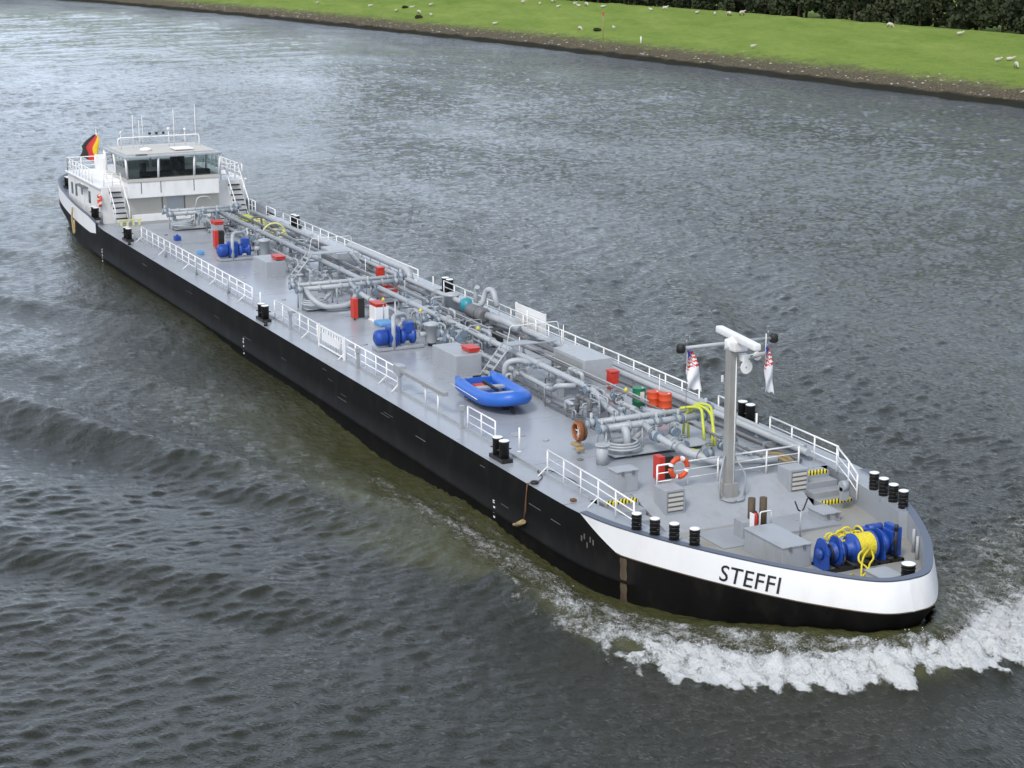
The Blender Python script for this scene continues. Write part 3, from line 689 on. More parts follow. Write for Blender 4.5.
def valve(x, y, z, axis='Y', s=.22, key='valve_blue', wheel=True, parent=None):
    b = mb(key); A = {'X': Vector((1, 0, 0)), 'Y': Vector((0, 1, 0))}[axis]; c = Vector((x, y, z))
    b.cyl(c - A * s * .9, c - A * s * .7, s * 1.15, seg=14).cyl(c + A * s * .7, c + A * s * .9, s * 1.15, seg=14)
    b.m('grey_light').ball(c, s * .95, sub=2).cyl(c, c + Vector((0, 0, s * 2)), s * .32, seg=8)
    o = b.build('valve', ship)
    if wheel: mb(random.choice(['grey_light', 'grey_dark', 'valve_blue', 'valve_blue', 'grey_light'])).torus((x, y, z + s * 2), s * .85, .025, n=16, seg=5).box(x - s * .8, x + s * .8, y - .015, y + .015, z + s * 2 - .01, z + s * 2 + .01).build('hand_wheel', o)
    return o
def manifold(x, ya, yb, zt=1.25, curl=True):
    run([(x, ya, zt), (x, yb, zt)], .12, name='manifold_pipe', flange=1.3)
    run([(x + .62, ya + .3, zt - .12), (x + .62, yb - .5, zt - .12)], .14, name='manifold_pipe', flange=1.5)
    run([(x + .35, ya + .7, zt - .12), (x + .35, ya + .75, .5), (x + .5, ya + 1.9, .45), (x + .45, ya + 2.4, zt - .2)], .14, name='manifold_bend')
    run([(x + .62, -.2, zt - .12), (x + 1.9, -.1, .8), (x + 3.0, .4, .45)], .14, name='manifold_bend', flange=.8)
    run([(x - .1, 1.2, zt - .1), (x - 1.6, 1.2, .95)], .17, name='manifold_bend')
    for yy, xx in ((ya + .35, x + .62), (ya + .2, x), ((ya + yb) / 2 - .1, x + .62), ((ya + yb) / 2 + .9, x + .62), (yb - .35, x), (yb - .9, x + .62)):
        valve(xx, yy, zt - (.12 if xx > x + .3 else 0), wheel=False, s=.2)
    valve(x + 1.6, -.12, .85, 'X', .22, wheel=True); valve(x + 1.1, 1.0, .75, 'X', .18)
    lg = mb('grey_light')
    for yy in np.linspace(ya + .5, yb - .4, 4):
        for xx in (x - .05, x + .7): lg.cyl((xx, yy, 0), (xx, yy, zt - .1), .045, seg=7)
    lg.box(x - .1, x + .75, ya + .45, ya + .55, zt - .35, zt - .28).box(x - .1, x + .75, yb - .45, yb - .35, zt - .35, zt - .28)
    lg.build('manifold_support', ship)
    dt = mb('grey_light').box(x + .1, x + 1.4, ya + .5, yb - .7, .12, .16).build('drip_tray', ship)
    lp = mb('grey_light')
    for k in range(3): lp.torus((x + .9, ya + 1.15, .38 + k * .1), .62 - k * .05, .055, n=24, seg=6, sy=1.15)
    lp.build('hose_coil', ship)
manifold(-20.5, -2.4, 3.45); manifold(-52.9, -3.6, 3.3); manifold(-82.3, -2.5, 3.1, zt=1.2)
run([(-52.2, -2.9, 1.1), (-51.4, -2.7, .6), (-51.0, -2.2, .28), (-50.9, -1.0, .28), (-51.3, -.4, .5), (-52.0, .0, 1.0)], .15, 'grey_light', name='large_bend', rad=.5)
run([(-20.0, -1.1, 1.1), (-19.6, -1.1, 1.0), (-19.4, -1.1, 0)], .16, name='drop_pipe')
run([(-32.6, -.25, 0), (-32.6, -.25, .95), (-32.3, .45, 1.05), (-32.1, .9, .8)], .14, 'grey_light', name='riser', rad=.4)
run([(-18.4, 1.8, .2), (-17.3, 1.3, .2), (-16.2, 2.1, .25), (-15.6, 3.4, .3)], .16, name='bow_line')
run([(-18.7, .3, .75), (-17.3, .3, .55), (-16.6, .9, .35), (-15.8, 1.4, .3)], .17, name='bow_line', flange=.7)
run([(-19.3, 2.4, .7), (-17.6, 2.3, .6), (-16.2, 2.7, .4)], .13, name='bow_line', flange=.6)
for x, y in ((-18.0, .6), (-17.2, 1.9), (-16.6, .9), (-17.8, 2.7), (-22.9, .5), (-22.6, 1.4), (-23.8, .9), (-21.7, 1.9)): valve(x, y, .62, random.choice('XY'), .17)
mb('grey_light').cyl((-18.9, -2.55, 0), (-18.9, -2.55, .75), .24, seg=18).cyl((-18.9, -2.55, .75), (-18.9, -2.55, .8), .3, seg=18).build('deck_stub', ship)
for x, y in ((-57.9, -1.2), (-74.9, 1.2)):
    mb('grey').cyl((x, y, 0), (x, y, .8), .11, seg=10).cyl((x, y, .8), (x, y, .86), .2, seg=10).build('sounding_pipe', ship)

# cargo pumps with blue motors
def pump(x, y):
    b = mb('grey').box(x - .45, x + .45, y - 1.0, y + 1.45, .02, .16, .02)
    for yy in (y - .8, y + .2, y + 1.2): b.box(x - .4, x - .25, yy - .05, yy + .05, 0, .1); b.box(x + .25, x + .4, yy - .05, yy + .05, 0, .1)
    o = b.build('cargo_pump', ship)
    mo = mb('blue').lathe((x, y - 1.0, .62), [(.2, -.03), (.36, .05), (.4, .12), (.4, .55), (.34, .6)], axis='Y', seg=24)
    for k in range(5): mo.torus((x, y - .75 + k * .07, .62), .4, .014, axis='Y', n=24, seg=4)
    mo.build('motor', o)
    mb('blue').box(x - .3, x + .3, y - .35, y + .25, .2, 1.15, .06).lathe((x, y - .1, .62), [(.34, -.2), (.45, -.15), (.45, .15), (.3, .2)], axis='Y', seg=20).build('casing', o)
    mb('blue').lathe((x, y + .3, .6), [(.28, 0), (.38, .05), (.38, .2), (.26, .3), (.26, .55), (.4, .6), (.4, .75)], axis='Y', seg=20).box(x - .25, x + .25, y + .55, y + 1.0, .75, 1.3, .05).build('gearbox', o)
    mb('grey_light').tube(bend([(x + .35, y - .15, 0), (x + .35, y - .15, 1.35), (x - .3, y + .1, 1.6), (x - 1.0, y + 1.0, 1.5), (x - 1.0, y + 1.3, 1.0)], .35), .11, 10).build('discharge_pipe', o)
    f = mb('grey_light').lathe((x + .2, y + 1.95, .18), [(.3, 0), (.33, .04), (.33, .85), (.4, .86), (.4, .95), (.2, 1.02)], seg=22).cyl((x + .2, y + 1.95, 0), (x + .2, y + 1.95, .2), .17, seg=12)
    f.cyl((x + .2, y + 1.3, .62), (x + .2, y + 1.7, .62), .14, seg=12); f.build('filter', ship)
    mb('black').cyl((x + .2, y + 1.95, 0.01), (x + .2, y + 1.95, .12), .2, seg=14).build('filter_foot', ship)
    return o
pump(-41.3, -2.2); pump(-68.8, -1.75)

def tank_box(x0, x1, y0, y1, h, key='grey_light', name='hatch_housing'):
    o = mb(key).box(x0, x1, y0, y1, 0, h, .02).box(x0 - .05, x1 + .05, y0 - .05, y1 + .05, 0, .06).build(name, ship)
    return o
tank_box(-37.3, -34.5, -1.85, -.55, .98, 'grey'); tank_box(-64.7, -62.2, -1.8, -.6, .9, 'grey')
bx1 = tank_box(-33.2, -30.1, 2.55, 4.0, 1.25); mb('alu').box(-33.0, -30.3, 2.535, 2.55, .12, 1.12).build('grille', bx1)
bx2 = tank_box(-64.6, -61.7, 2.5, 3.9, 1.15); mb('alu').box(-64.4, -62.6, 2.485, 2.5, .12, 1.05).build('grille', bx2)
# stairs over the pipe lines
def crossing(x):
    o = mb('grey').box(x - .38, x + .38, .45, 2.9, 1.42, 1.48, .01).build('pipe_crossing', ship)
    for y0, y1 in ((-.75, .45), (4.0, 2.9)):
        s_ = mb('grey_light')
        for dx in (-.4, .4):
            s_.cyl((x + dx, y0, 0.02), (x + dx, y1, 1.45), .05, seg=6)
        for i in range(1, 6):
            t_ = i / 6; yy = y0 + (y1 - y0) * t_; s_.box(x - .38, x + .38, yy - .12, yy + .12, 1.45 * t_ - .02, 1.45 * t_ + .02)
        s_.build('stair', o)
    for dx in (-.42, .42):
        mb('white').tube(bend([(x + dx, .2, 1.2), (x + dx, .45, 2.4), (x + dx, 2.9, 2.4), (x + dx, 3.1, 1.2)], .1), .022, 6).build('handrail', o) if dx > 0 else None
    return o
crossing(-33.9 + .0); crossing(-60.9)
mb('black').poly([(-34.4, 1.6, 1.49), (-33.6, 2.0, 1.49), (-33.6, 2.4, 1.49), (-34.3, 2.1, 1.49)]).build('dark_wedge', ship)  # flat black wedge on top of the crossing platform

# port side vapour pump group
g_ = mb('grey_light').lathe((-47.2, 3.55, 0), [(.38, 0), (.38, 1.1), (.44, 1.12), (.44, 1.2), (.2, 1.28)], seg=20).build('separator', ship)
mb('teal').lathe((-45.2, 3.5, .95), [(.1, -.3), (.36, -.22), (.42, 0), (.36, .22), (.1, .3)], axis='Y', seg=20).build('vapour_valve', ship)
mb('grey_dark').lathe((-44.0, 3.4, .85), [(.28, -.5), (.36, -.45), (.36, .45), (.28, .5)], axis='X', seg=18).lathe((-43.0, 3.4, .85), [(.25, -.3), (.4, -.25), (.4, .25), (.25, .3)], axis='X', seg=18).box(-44.6, -42.6, 3.0, 3.8, 0, .4, .02).build('vapour_pump', ship)
run([(-46.9, 3.55, 1.0), (-46.2, 3.5, 1.0), (-44.2, 3.9, 1.0), (-44.2, 4.2, 1.9), (-43.6, 4.3, 2.0), (-43.1, 4.3, 1.2)], .15, name='vapour_bend')
run([(-45.3, 4.1, .3), (-45.3, 4.1, 1.7), (-45.1, 4.1, 1.9)], .13, name='vent_pipe')
run([(-42.6, 3.5, .9), (-41.2, 3.9, .8), (-40.5, 4.3, .5)], .2, 'grey_light', name='vapour_bend')
for x, y in ((-48.6, 1.5), (-46.0, 2.0), (-44.4, 1.4), (-42.9, .9), (-43.4, .3), (-40.2, .5), (-39.3, .6), (-38.6, .1), (-39.0, -.3), (-40.0, -.2)): valve(x, y, .85, random.choice('XY'), .18, wheel=True)
for k in range(92):
    x = random.choice((-39.2, -67.6, -79.5, -56.5, -24.6, -24.0, -46.5, -43.0, -73.5, -60.0, -30.5)) + random.uniform(-2.2, 2.2); y = random.uniform(-.6, 1.6 if x > -28.5 else 2.7)
    z1 = random.uniform(.25, 1.15); dx, dy = random.choice(((1, 0), (-1, 0), (0, 1), (0, -1))); l1 = random.uniform(.3, 1.5)
    p = [(x, y, 0), (x, y, z1), (x + dx * l1, y + dy * l1 * .6, z1), (x + dx * l1, y + dy * l1 * .6, random.uniform(0.05, .5))]
    run(p, random.choice((.025, .035, .05, .07, .10)), random.choice(('grey_light', 'grey', 'grey_light', 'grey_dark', 'grey')), name='small_pipe', rad=.14, seg=7, flange=random.choice((0, .5)))
for k in range(34):
    x = random.choice((-68, -66.5, -79.0, -57, -25.2, -24, -72, -46.5, -43.5, -30.8)) + random.uniform(-1.4, 1.4)
    valve(x, random.uniform(-.5, 1.5 if x > -28.5 else 2.4), random.uniform(.45, .95), random.choice('XY'), random.uniform(.09, .17), key=random.choice(('valve_blue', 'grey_light', 'grey', 'grey_dark')))
for k in range(14):
    x = random.uniform(-80, -24); y = random.uniform(-.5, 2.6)
    mb('grey').box(x - .16, x + .16, y - .12, y + .12, .0, random.uniform(.45, 1.0), .02).build('junction_box', ship)
for x, y in ((-37.0, 5.02), (-41, 5.0), (-26, 4.1), (-67.5, 3.4), (-35.5, 1.9), (-46, -.2), (-58.4, 3.0), (-72.3, .3)):
    mb('white').cyl((x, y, 0), (x, y, 1.35), .022, seg=6).build('thin_pole', ship)
# small deck lights / yellow tags
for x, y in ((-43.9, .35), (-38.7, 1.2), (-47.4, -.3), (-24.7, 1.7)):
    mb('grey_light').cyl((x, y, 0), (x, y, 1.15), .03, seg=6).m('yellow_paint').cyl((x, y, 1.15), (x, y, 1.32), .13, .03, seg=10).build('filling_cap', ship)
mb('white').box(-42.9, -39.6, 5.28, 5.33, .08, 1.35, .01).box(-42.95, -42.88, 5.26, 5.36, 0, 1.38).box(-39.62, -39.55, 5.26, 5.36, 0, 1.38).build('splash_panel', ship)
# starboard boom stowed at rail height
bo = mb('alu').box(-33.2, -28.1, -5.32, -5.06, .92, 1.10, .02).m('grey').box(-33.6, -32.9, -5.38, -5.0, .8, 1.22, .04).build('stowed_boom', ship)
mb('white').cyl((-33.2, -5.2, 0), (-33.2, -5.2, .85), .06, seg=8).cyl((-33.2, -5.2, .4), (-33.2, -5.62, 0), .035, seg=6).build('boom_post', bo); mb('white').cyl((-28.9, -5.2, 0), (-28.9, -5.2, .92), .045, seg=8).build('boom_post', bo)

# ------------------------------------------------------------------ accommodation and wheelhouse
def house():
    z0 = -.3
    d_ = mb('white_house').box(-98.2, -87.9, -5.25, 5.25, z0, 2.2, .03).build('deckhouse', ship)
    mb('white').box(-98.4, -87.9, -5.4, 5.4, 2.202, 2.3, .02).build('roof', d_)
    for x in (-96.9, -95.6):
        mb('dark_glass').box(x - .28, x + .28, -5.275, -5.255, .75, 1.6).build('window', d_)
    dr = mb('white').box(-94.0, -93.2, -5.30, -5.256, -.1, 1.85, .01).build('door', d_); mb('dark_glass').box(-93.8, -93.4, -5.315, -5.302, 1.1, 1.6).build('pane', dr)
    mb('dark_glass').box(-91.8, -91.2, -5.275, -5.255, .75, 1.6).build('window', d_)
    mb('grey_dark').box(-94.2, -91.9, -5.6, -5.26, 1.75, 1.84).build('awning', d_)
    # front wall under the bridge: beige panels, door, coaming
    fr_ = mb('cream').box(-87.9, -87.82, -3.6, 3.2, 0.0, 1.45).build('front_wall', ship)
    mb('grey_light').box(-87.82, -87.78, -.6, .55, .05, 1.42).build('front_door', fr_)
    for y in (-1.0, .62): mb('grey_dark').box(-87.82, -87.79, y, y + .08, .05, 1.4).build('panel_joint', fr_)
    mb('white').box(-86.2, -86.05, -3.6, 3.0, 0.0, .5, .02).build('coaming', ship)
    run([(-87.7, 1.3, 0), (-87.2, 1.4, 1.3), (-87.2, 2.2, 1.35), (-87.5, 2.6, .9)], .03, 'white', name='tube_guard')
    # bridge
    X0, X1, Y0, Y1 = -93.0, -87.1, -3.55, 3.05
    br_ = mb('white').box(X0, X1, Y0, Y1, 1.5, 2.62, .04).build('wheelhouse', ship)
    j = mb('grey_dark')
    for y in (-2.6, -1.2, 1.2): j.box(X1, X1 + .012, y - .03, y + .03, 1.8, 2.6)
    j.build('panel_joint', br_)
    mb('cream').box(X0 - .03, X1 + .05, Y0 - .05, Y1 + .05, 2.622, 2.86, .02).build('sill', br_)
    zt = 4.32; fx = .22
    for (x, y, dx, dy) in ((X1, Y0, fx, -.12), (X1, -1.35, fx, 0), (X1, 1.25, fx, 0), (X1, Y1, fx, .12), (X0, Y0, 0, -.12), (X0, Y1, 0, .12), (-90.2, Y0, 0, -.12), (-90.2, Y1, 0, .12), (X0, -.3, 0, 0)):
        mb('white').cyl((x - .02, y, 2.84), (x - .02 + dx * 1, y + dy, zt), .085, seg=6).build('window_post', br_)
    def pane(a, b_): mb('glass').poly([(a[0], a[1], 2.87), (b_[0], b_[1], 2.87), (b_[2], b_[3], zt), (a[2], a[3], zt)]).build('window', br_)
    fr_x = X1 + .01
    ys = [Y0, -1.35, 1.25, Y1]
    for a, b_ in zip(ys, ys[1:]): pane((fr_x, a + .08, fr_x + fx, a + .08), (fr_x, b_ - .08, fr_x + fx, b_ - .08))
    for yy, s_ in ((Y0, -.12), (Y1, .12)):
        pane((X0 + .1, yy, X0 + .1, yy + s_), (-90.3, yy, -90.3, yy + s_)); pane((-90.1, yy, -90.1, yy + s_), (X1 - .1, yy, X1 + .1, yy + s_))
    pane((X0, Y0 + .1, X0, Y0), (X0, -.4, X0, -.4)); pane((X0, -.2, X0, -.2), (X0, Y1 - .1, X0, Y1))
    # console, chairs and racks inside
    mb('rubber').box(-88.3, -87.6, -2.4, 2.6, 2.87, 3.2, .03).build('console', br_)
    mb('rubber').box(-89.6, -89.0, -.5, .15, 2.87, 3.8, .06).build('helm_chair', br_)
    mb('rubber').box(-90.2, -89.9, .4, 1.4, 2.87, 4.2, .03).build('cabinet', br_)
    mb('rubber').box(-89.3, -88.9, -2.1, -1.7, 2.87, 3.7, .05).build('chair', br_)
    rf = mb('grey_light').box(X0 - .15, X1 + .36, Y0 - .18, Y1 + .18, zt + .01, zt + .16, .04).build('roof', br_)
    mb('cream').box(X0 + .2, X1 - .4, Y0 + .1, Y1 - .1, zt + .162, zt + .24, .02).build('roof_panel', rf)
    mb('white').ball((-89.2, -1.6, zt + .32), .45, 1, 1, .35).build('dome', rf)
    mb('white').box(-89.6, -88.0, .2, 1.6, zt + .302, zt + .38, .03).build('hatch', rf)
    mb('black').box(-87.2, -86.85, -2.9, -2.1, zt + .22, zt + .25).build('vent', rf)
    mb('white').tube(bend([(-90.6, -3.2, zt + .1), (-90.6, -3.25, zt + 1.05), (-90.6, 2.75, zt + 1.05), (-90.6, 2.75, zt + .1)], .25), .055, 8).build('antenna_rail', rf)
    # antennas
    for x, y, h_, r in ((-91, -2.0, 2.6, .035), (-91.2, -1.5, 2.2, .03), (-91.4, -1.2, 2.5, .03), (-91, 1.0, 2.9, .03), (-91, 2.6, 3.2, .03), (-91, -2.9, 1.5, .03), (-91, .6, 1.6, .05), (-91, 1.8, 1.5, .04)):
        b = mb('white').cyl((x, y, zt + .2), (x, y, zt + h_), r, r * .6, seg=6)
        if h_ < 2: b.cyl((x, y, zt + h_ - .2), (x, y, zt + h_), r * 2.2, seg=8)
        b.build('antenna', rf)
    for y in (-.4, -.9, .1): mb('black').box(-90.7, -90.5, y - .08, y + .08, zt + 1.2, zt + 1.36, .02).build('camera_unit', rf)
    # roof deck railing: closely spaced white stanchions
    for p in ([(-98.2, -5.25, 2.3), (-90.5, -5.25, 2.3)], [(-98.2, 5.2, 2.3), (-88.2, 5.2, 2.3)], [(-98.2, -5.25, 2.3), (-98.2, 5.2, 2.3)]):
        railing(p, h=.95, step=1.0, r=.03)
    railing([(-88.1, -5.0, 2.3), (-88.1, -3.8, 2.3)], h=.9, step=.6); railing([(-88.1, 3.5, 2.3), (-88.1, 5.1, 2.3)], h=1.1, step=.5, r=.035)
    # striped vertical ribs of the upper casing
    cs = mb('white_house').box(-98.0, -93.2, -3.2, 3.0, 2.302, 3.4, .03)
    for i in range(9): cs.box(-97.8 + i * .52, -97.72 + i * .52, -3.24, -3.2, 2.35, 3.35)
    cs.build('upper_casing', ship)
    # stairs either side, leading up to the roof deck
    for y, sg in ((-4.35, -1), (4.3, 1)):
        s_ = mb('white').poly([(-86.0, y - .45, 0.02), (-85.75, y - .45, 0.02), (-87.9, y - .45, 2.3), (-88.2, y - .45, 2.3)]).poly([(-86.0, y + .45, 0.02), (-85.75, y + .45, .02), (-87.9, y + .45, 2.3), (-88.2, y + .45, 2.3)])
        s_.box(-88.1, -88.0, y - .5, y + .5, .0, 2.2)
        o = s_.build('stairway', ship)
        tr2 = mb('rubber')
        for i in range(1, 7):
            t_ = i / 7; xx = -85.9 - 2.15 * t_; tr2.box(xx - .13, xx + .13, y - .43, y + .43, 2.3 * t_ - .07, 2.3 * t_)
        tr2.build('tread', o)
        hr = mb('white')
        for dy in (-.5, .5):
            hr.tube(bend([(-85.8, y + dy, 0), (-85.8, y + dy, 1.0), (-88.0, y + dy, 3.2)], .1), .04, 6); hr.cyl((-86.9, y + dy, 1.1), (-86.9, y + dy, 2.1), .03, seg=6)
        hr.build('handrail', o)
    # aft deck casing and funnels
    mb('white_house').box(-102.0, -98.8, -2.2, 2.2, -.3, 1.9, .04).build('aft_casing', ship)
    for y in (-1.2, 1.2): mb('grey').cyl((-100.6, y, 1.9), (-100.9, y, 2.9), .2, seg=12).build('exhaust', ship)
    mb('white').cyl((-101.2, -3.6, -.3), (-101.2, -3.6, 1.0), .45, seg=16).build('vent_cowl', ship)
house()
mb('white').cyl((-107.6, -.55, .2), (-108.4, -.55, 4.0), .045, .03, seg=8).ball((-108.4, -.55, 4.02), .07, sub=1).build('flagpole', ship)
mb('yellow_green').box(-83.9, -82.4, 3.2, 4.1, 0.05, .35, .04).build('yellow_chest', ship)

# ------------------------------------------------------------------ flags
def flag(name, origin, W, H, cols, fn, label, nu=18, nv=24):
    b = MB(); vs = {}
    for i in range(nu + 1):
        for j in range(nv + 1):
            u, v = i / nu, j / nv; vs[i, j] = b.bm.verts.new(Vector(origin) + fn(u, v))
    for i in range(nu):
        for j in range(nv):
            b.m(cols((i + .5) / nu, (j + .5) / nv)); f = b.bm.faces.new((vs[i, j], vs[i + 1, j], vs[i + 1, j + 1], vs[i, j + 1])); f.material_index = b.cur; f.smooth = True
    o = b.build(name, None, origin, fix=False)
    sm = o.modifiers.new('thickness', 'SOLIDIFY'); sm.thickness = .01
    return tag(o, label, 'flag')
# ensign: hoist along the pole, the fly hanging down and aft
flag('ensign', (-108.25, -.52, 3.75), 2.4, 1.5, lambda u, v: 'flag_gold' if u < .3 else ('flag_red' if u < .66 else 'flag_black'),
     lambda u, v: Vector((.1 + v * .5 - u * .25, -u * (1.15 + .35 * v) * (.25 + .75 * min(1, v * 2.0)) + .12 * math.sin(v * 7 + u * 3), -v * (2.35 - .75 * u) - .1 * u + .07 * math.sin(u * 9))),
     'black, red and gold flag drooping from the pole at the stern')
def burgee(x, y, z, H, W, sw, label):
    def fn(u, v):
        ww = W * (.35 + .65 * min(1, v * 1.6)); return Vector((.08 * math.sin(v * 9 + u * 5) + .25 * u * (1 - v) * 0, sw * u * ww, -v * H + .16 * u * (1 - v) - .1 * u * u + .04 * math.sin(u * 14 + v * 3)))
    def cols(u, v):
        if v + u * .25 < .20: return 'flag_blue'
        if v + .12 * u < .52: return 'flag_red' if (int((v * 1.0 - u * .1) * 22) % 2 == 0) else 'flag_white'
        return 'flag_white'
    return flag('pennant', (x, y, z), W, H, cols, fn, label, 8, 34)
burgee(MX - .35, MY - 1.7, 5.3, 1.45, .6, 1, 'white pennant with blue corner and red stripes under the left end of the mast crossarm')
burgee(MX + .35, MY + 1.25, 5.3, 1.7, .38, 1, 'furled narrow white pennant with red and blue top hanging right of the mast')
mb('white').cyl((MX + .35, MY + 1.25, 5.0), (MX + .35, MY + 1.25, 6.1), .02, seg=5).cyl((MX + .2, MY + .2, 5.3), (MX + .35, MY + 1.25, 5.4), .03, seg=5).build('pennant_staff', mast)
mb('chrome').cyl((MX - .35, MY - 1.7, 5.7), (MX - .35, MY - 1.72, 3.4), .012, seg=5).build('halyard', mast)
shift_down(mast, -.28)

# ------------------------------------------------------------------ dinghy on deck
def dinghy():
    c = Vector((-29.25, -2.3, .0))
    o = thing('dinghy', c, 'bright blue inflatable dinghy lying on the grey tanker deck', 'boat')
    ang = R(-3)   # bow direction pointing back-left, transom towards the bow
    Lh, Wh, r = 2.05, .78, .30
    def W(px, py, pz): # local -> world
        px *= 1.2; py *= 1.16; pz = pz * 1.22 + .03
        return (c.x + px * math.cos(ang) - py * math.sin(ang), c.y + px * math.sin(ang) + py * math.cos(ang), pz)
    P_ = []; rr = []
    path = [(-2.1, -.72, .55), (-1.6, -.76, .38), (-.8, -.8, .38), (0, -.8, .39), (.8, -.78, .42), (1.4, -.62, .5), (1.8, -.32, .58), (1.92, 0, .62), (1.8, .32, .58), (1.4, .62, .5), (.8, .78, .42), (0, .8, .39), (-.8, .8, .38), (-1.6, .76, .46), (-2.1, .72, .62)]
    q = [Vector(W(*p)) for p in path]; q = bend(q, .4, 4); n = len(q)
    rad = [r * (.35 + .65 * min(1, min(i, n - 1 - i) / 3.0)) for i in range(n)]
    mb('boat_blue').tube(q, rad, 16).build('buoyancy_tube', o)
    h = MB().m('boat_blue'); bm = h.bm; cols = []
    for x, w_, z in ((-1.75, .55, .08), (-1, .6, .06), (0, .6, .06), (1.0, .5, .12), (1.6, .2, .3)):
        cols.append([bm.verts.new(W(x, -w_, .3 + z * .5)), bm.verts.new(W(x, -w_ * .5, z + .02)), bm.verts.new(W(x, 0, z)), bm.verts.new(W(x, w_ * .5, z + .02)), bm.verts.new(W(x, w_, .3 + z * .5))])
    for A, B in zip(cols, cols[1:]):
        for k in range(4): bm.faces.new((A[k], A[k + 1], B[k + 1], B[k]))
    h.build('hull', o)
    f = mb('boat_blue'); f.poly([W(-1.75, -.6, .24), W(1.2, -.5, .26), W(1.2, .5, .26), W(-1.75, .6, .24)]); f.build('floor', o)
    def slab(x0, x1, w_, z0, z1, key, nm):
        b = mb(key); v = [W(x0, -w_, z0), W(x1, -w_, z0), W(x1, w_, z0), W(x0, w_, z0)]; u = [(p[0], p[1], z1) for p in v]
        b.poly(v[::-1]); b.poly(u)
        for i in range(4): b.poly([v[i], v[(i + 1) % 4], u[(i + 1) % 4], u[i]])
        b.build(nm, o)
    slab(-1.82, -1.74, .58, .18, .72, 'boat_blue', 'transom')
    slab(-.75, -.4, .62, .5, .54, 'grey', 'seat'); slab(.35, .7, .62, .5, .54, 'grey', 'seat')
    slab(1.15, 1.5, .35, .50, .56, 'boat_blue', 'cushion')
    b = mb('white').tube([Vector(p) + Vector((0, 0, .0)) for p in [W(x, -1.08, .42) for x in (-1.8, -.9, 0, .8)]], .018, 5).tube([W(x, 1.08, .42) for x in (-1.8, -.9, 0, .8)], .018, 5)
    b.build('grab_line', o)
    slab(-1.2, .2, .04, .58, .61, 'rubber', 'paddle'); slab(1.5, 1.75, .03, .02, .3, 'rubber', 'skeg')
    slab(-1.9, -1.82, .16, .35, .78, 'rubber', 'engine_pad'); slab(-1.6, -1.15, .3, .26, .5, 'orange', 'fuel_tank')
    for x, y in ((-1.3, -.6), (-1.3, .6), (.9, 0)):
        p = W(x, y, 0); mb('black').box(p[0] - .12, p[0] + .12, p[1] - .12, p[1] + .12, 0, .16).build('chock', o)
dinghy()

# ------------------------------------------------------------------ loose gear on deck
def drum(x, y, key, label):
    o = thing('oil_drum', (x, y, 0), label, 'drum', 'oil drums beside the port pipe line')
    b = mb(key).lathe((x, y, .005), [(.27, 0), (.29, .015), (.29, .27), (.305, .29), (.29, .31), (.29, .58), (.305, .60), (.29, .62), (.29, .86), (.30, .88)], seg=24); b.build('barrel', o)
    mb(key).lathe((x, y, .87), [(.27, 0), (.27, .012)], seg=24).m('white').cyl((x + .1, y + .12, .88), (x + .1, y + .12, .905), .04, seg=8).build('lid', o)
    return o
g1 = drum(-25.95, 3.05, 'green', 'dark green oil drum behind the two orange red ones')
mb('white').box(-25.665, -25.645, 2.95, 3.15, .35, .75).build('paper_label', g1)
drum(-25.1, 3.3, 'orange', 'orange red oil drum between the green drum and another red one')
drum(-24.55, 3.55, 'orange', 'orange red oil drum farthest from the green drum')
def lifebuoy(c, axis, label, k_=1.0):
    b = MB()
    for k in range(8):
        a0 = k * math.tau / 8; b.m('orange' if k % 2 == 0 else 'white')
        a1 = a0 + math.tau / 8 + (.28 if k % 2 == 0 else -.28) * .9
        if k % 2: a0 += .25
        b.torus(c, .36 * k_, .10 * k_, axis=axis, n=7, seg=10, a0=a0, a1=a1)
    return tag(b.build('lifebuoy', None, c), label, 'lifebuoy')
lifebuoy((-14.82, -1.5, .80), 'X', 'orange lifebuoy with white bands hung on the rail beside the mast')
lifebuoy((-88.0, -5.38, 1.4), 'Y', 'orange lifebuoy on the white deckhouse wall beside the starboard stairs')

def cabinet(x, y, label, h=1.15):
    o = thing('extinguisher_cabinet', (x, y, 0), label, 'cabinet', 'extinguisher cabinets on the cargo deck')
    mb('black').box(x - .22, x + .22, y - .1, y + .28, .12, h, .02).build('case', o)
    mb('red').box(x - .24, x + .24, y - .36, y - .1, .1, h + .02, .02).build('cover', o)
    mb('grey').box(x - .18, x - .12, y - .2, y + .2, 0, .12).build('leg', o); mb('grey').box(x + .12, x + .18, y - .2, y + .2, 0, .12).build('leg', o)
cabinet(-48.6, -1.25, 'upright red and black extinguisher cabinet forward of the mid ship manifold')
cabinet(-73.2, -1.3, 'upright red and black extinguisher cabinet behind the aftermost blue pump')
cabinet(-15.9, -1.5, 'red and black extinguisher cabinet behind the orange lifebuoy at the foredeck rail', h=1.0)
tank_box(-48.3, -47.4, -.75, .0, .8, 'white', 'switch_box')
def crate(x, y, z, label, key='red', s=(.55, .38, .22), rz=0.0):
    o = thing('plastic_crate', (x, y, z), label, 'crate')
    mb(key).box(x - s[0], x + s[0], y - s[1], y + s[1], z, z + s[2], .04, rz).build('tub', o)
    mb(key).box(x - s[0] - .04, x + s[0] + .04, y - s[1] - .04, y + s[1] + .04, z + s[2] + .002, z + s[2] + .05, .02, rz).build('lid', o)
crate(-35.3, -.75, 1.001, 'flat red box lying on the grey hatch housing behind the blue dinghy', s=(.45, .28, .16))
crate(-62.8, -.85, .951, 'flat red box on the grey hatch housing next to the pipe crossing', s=(.5, .28, .16))
crate(-47.9, -.42, .801, 'red box on the white switch box beside the extinguisher cabinet', s=(.5, .28, .14))
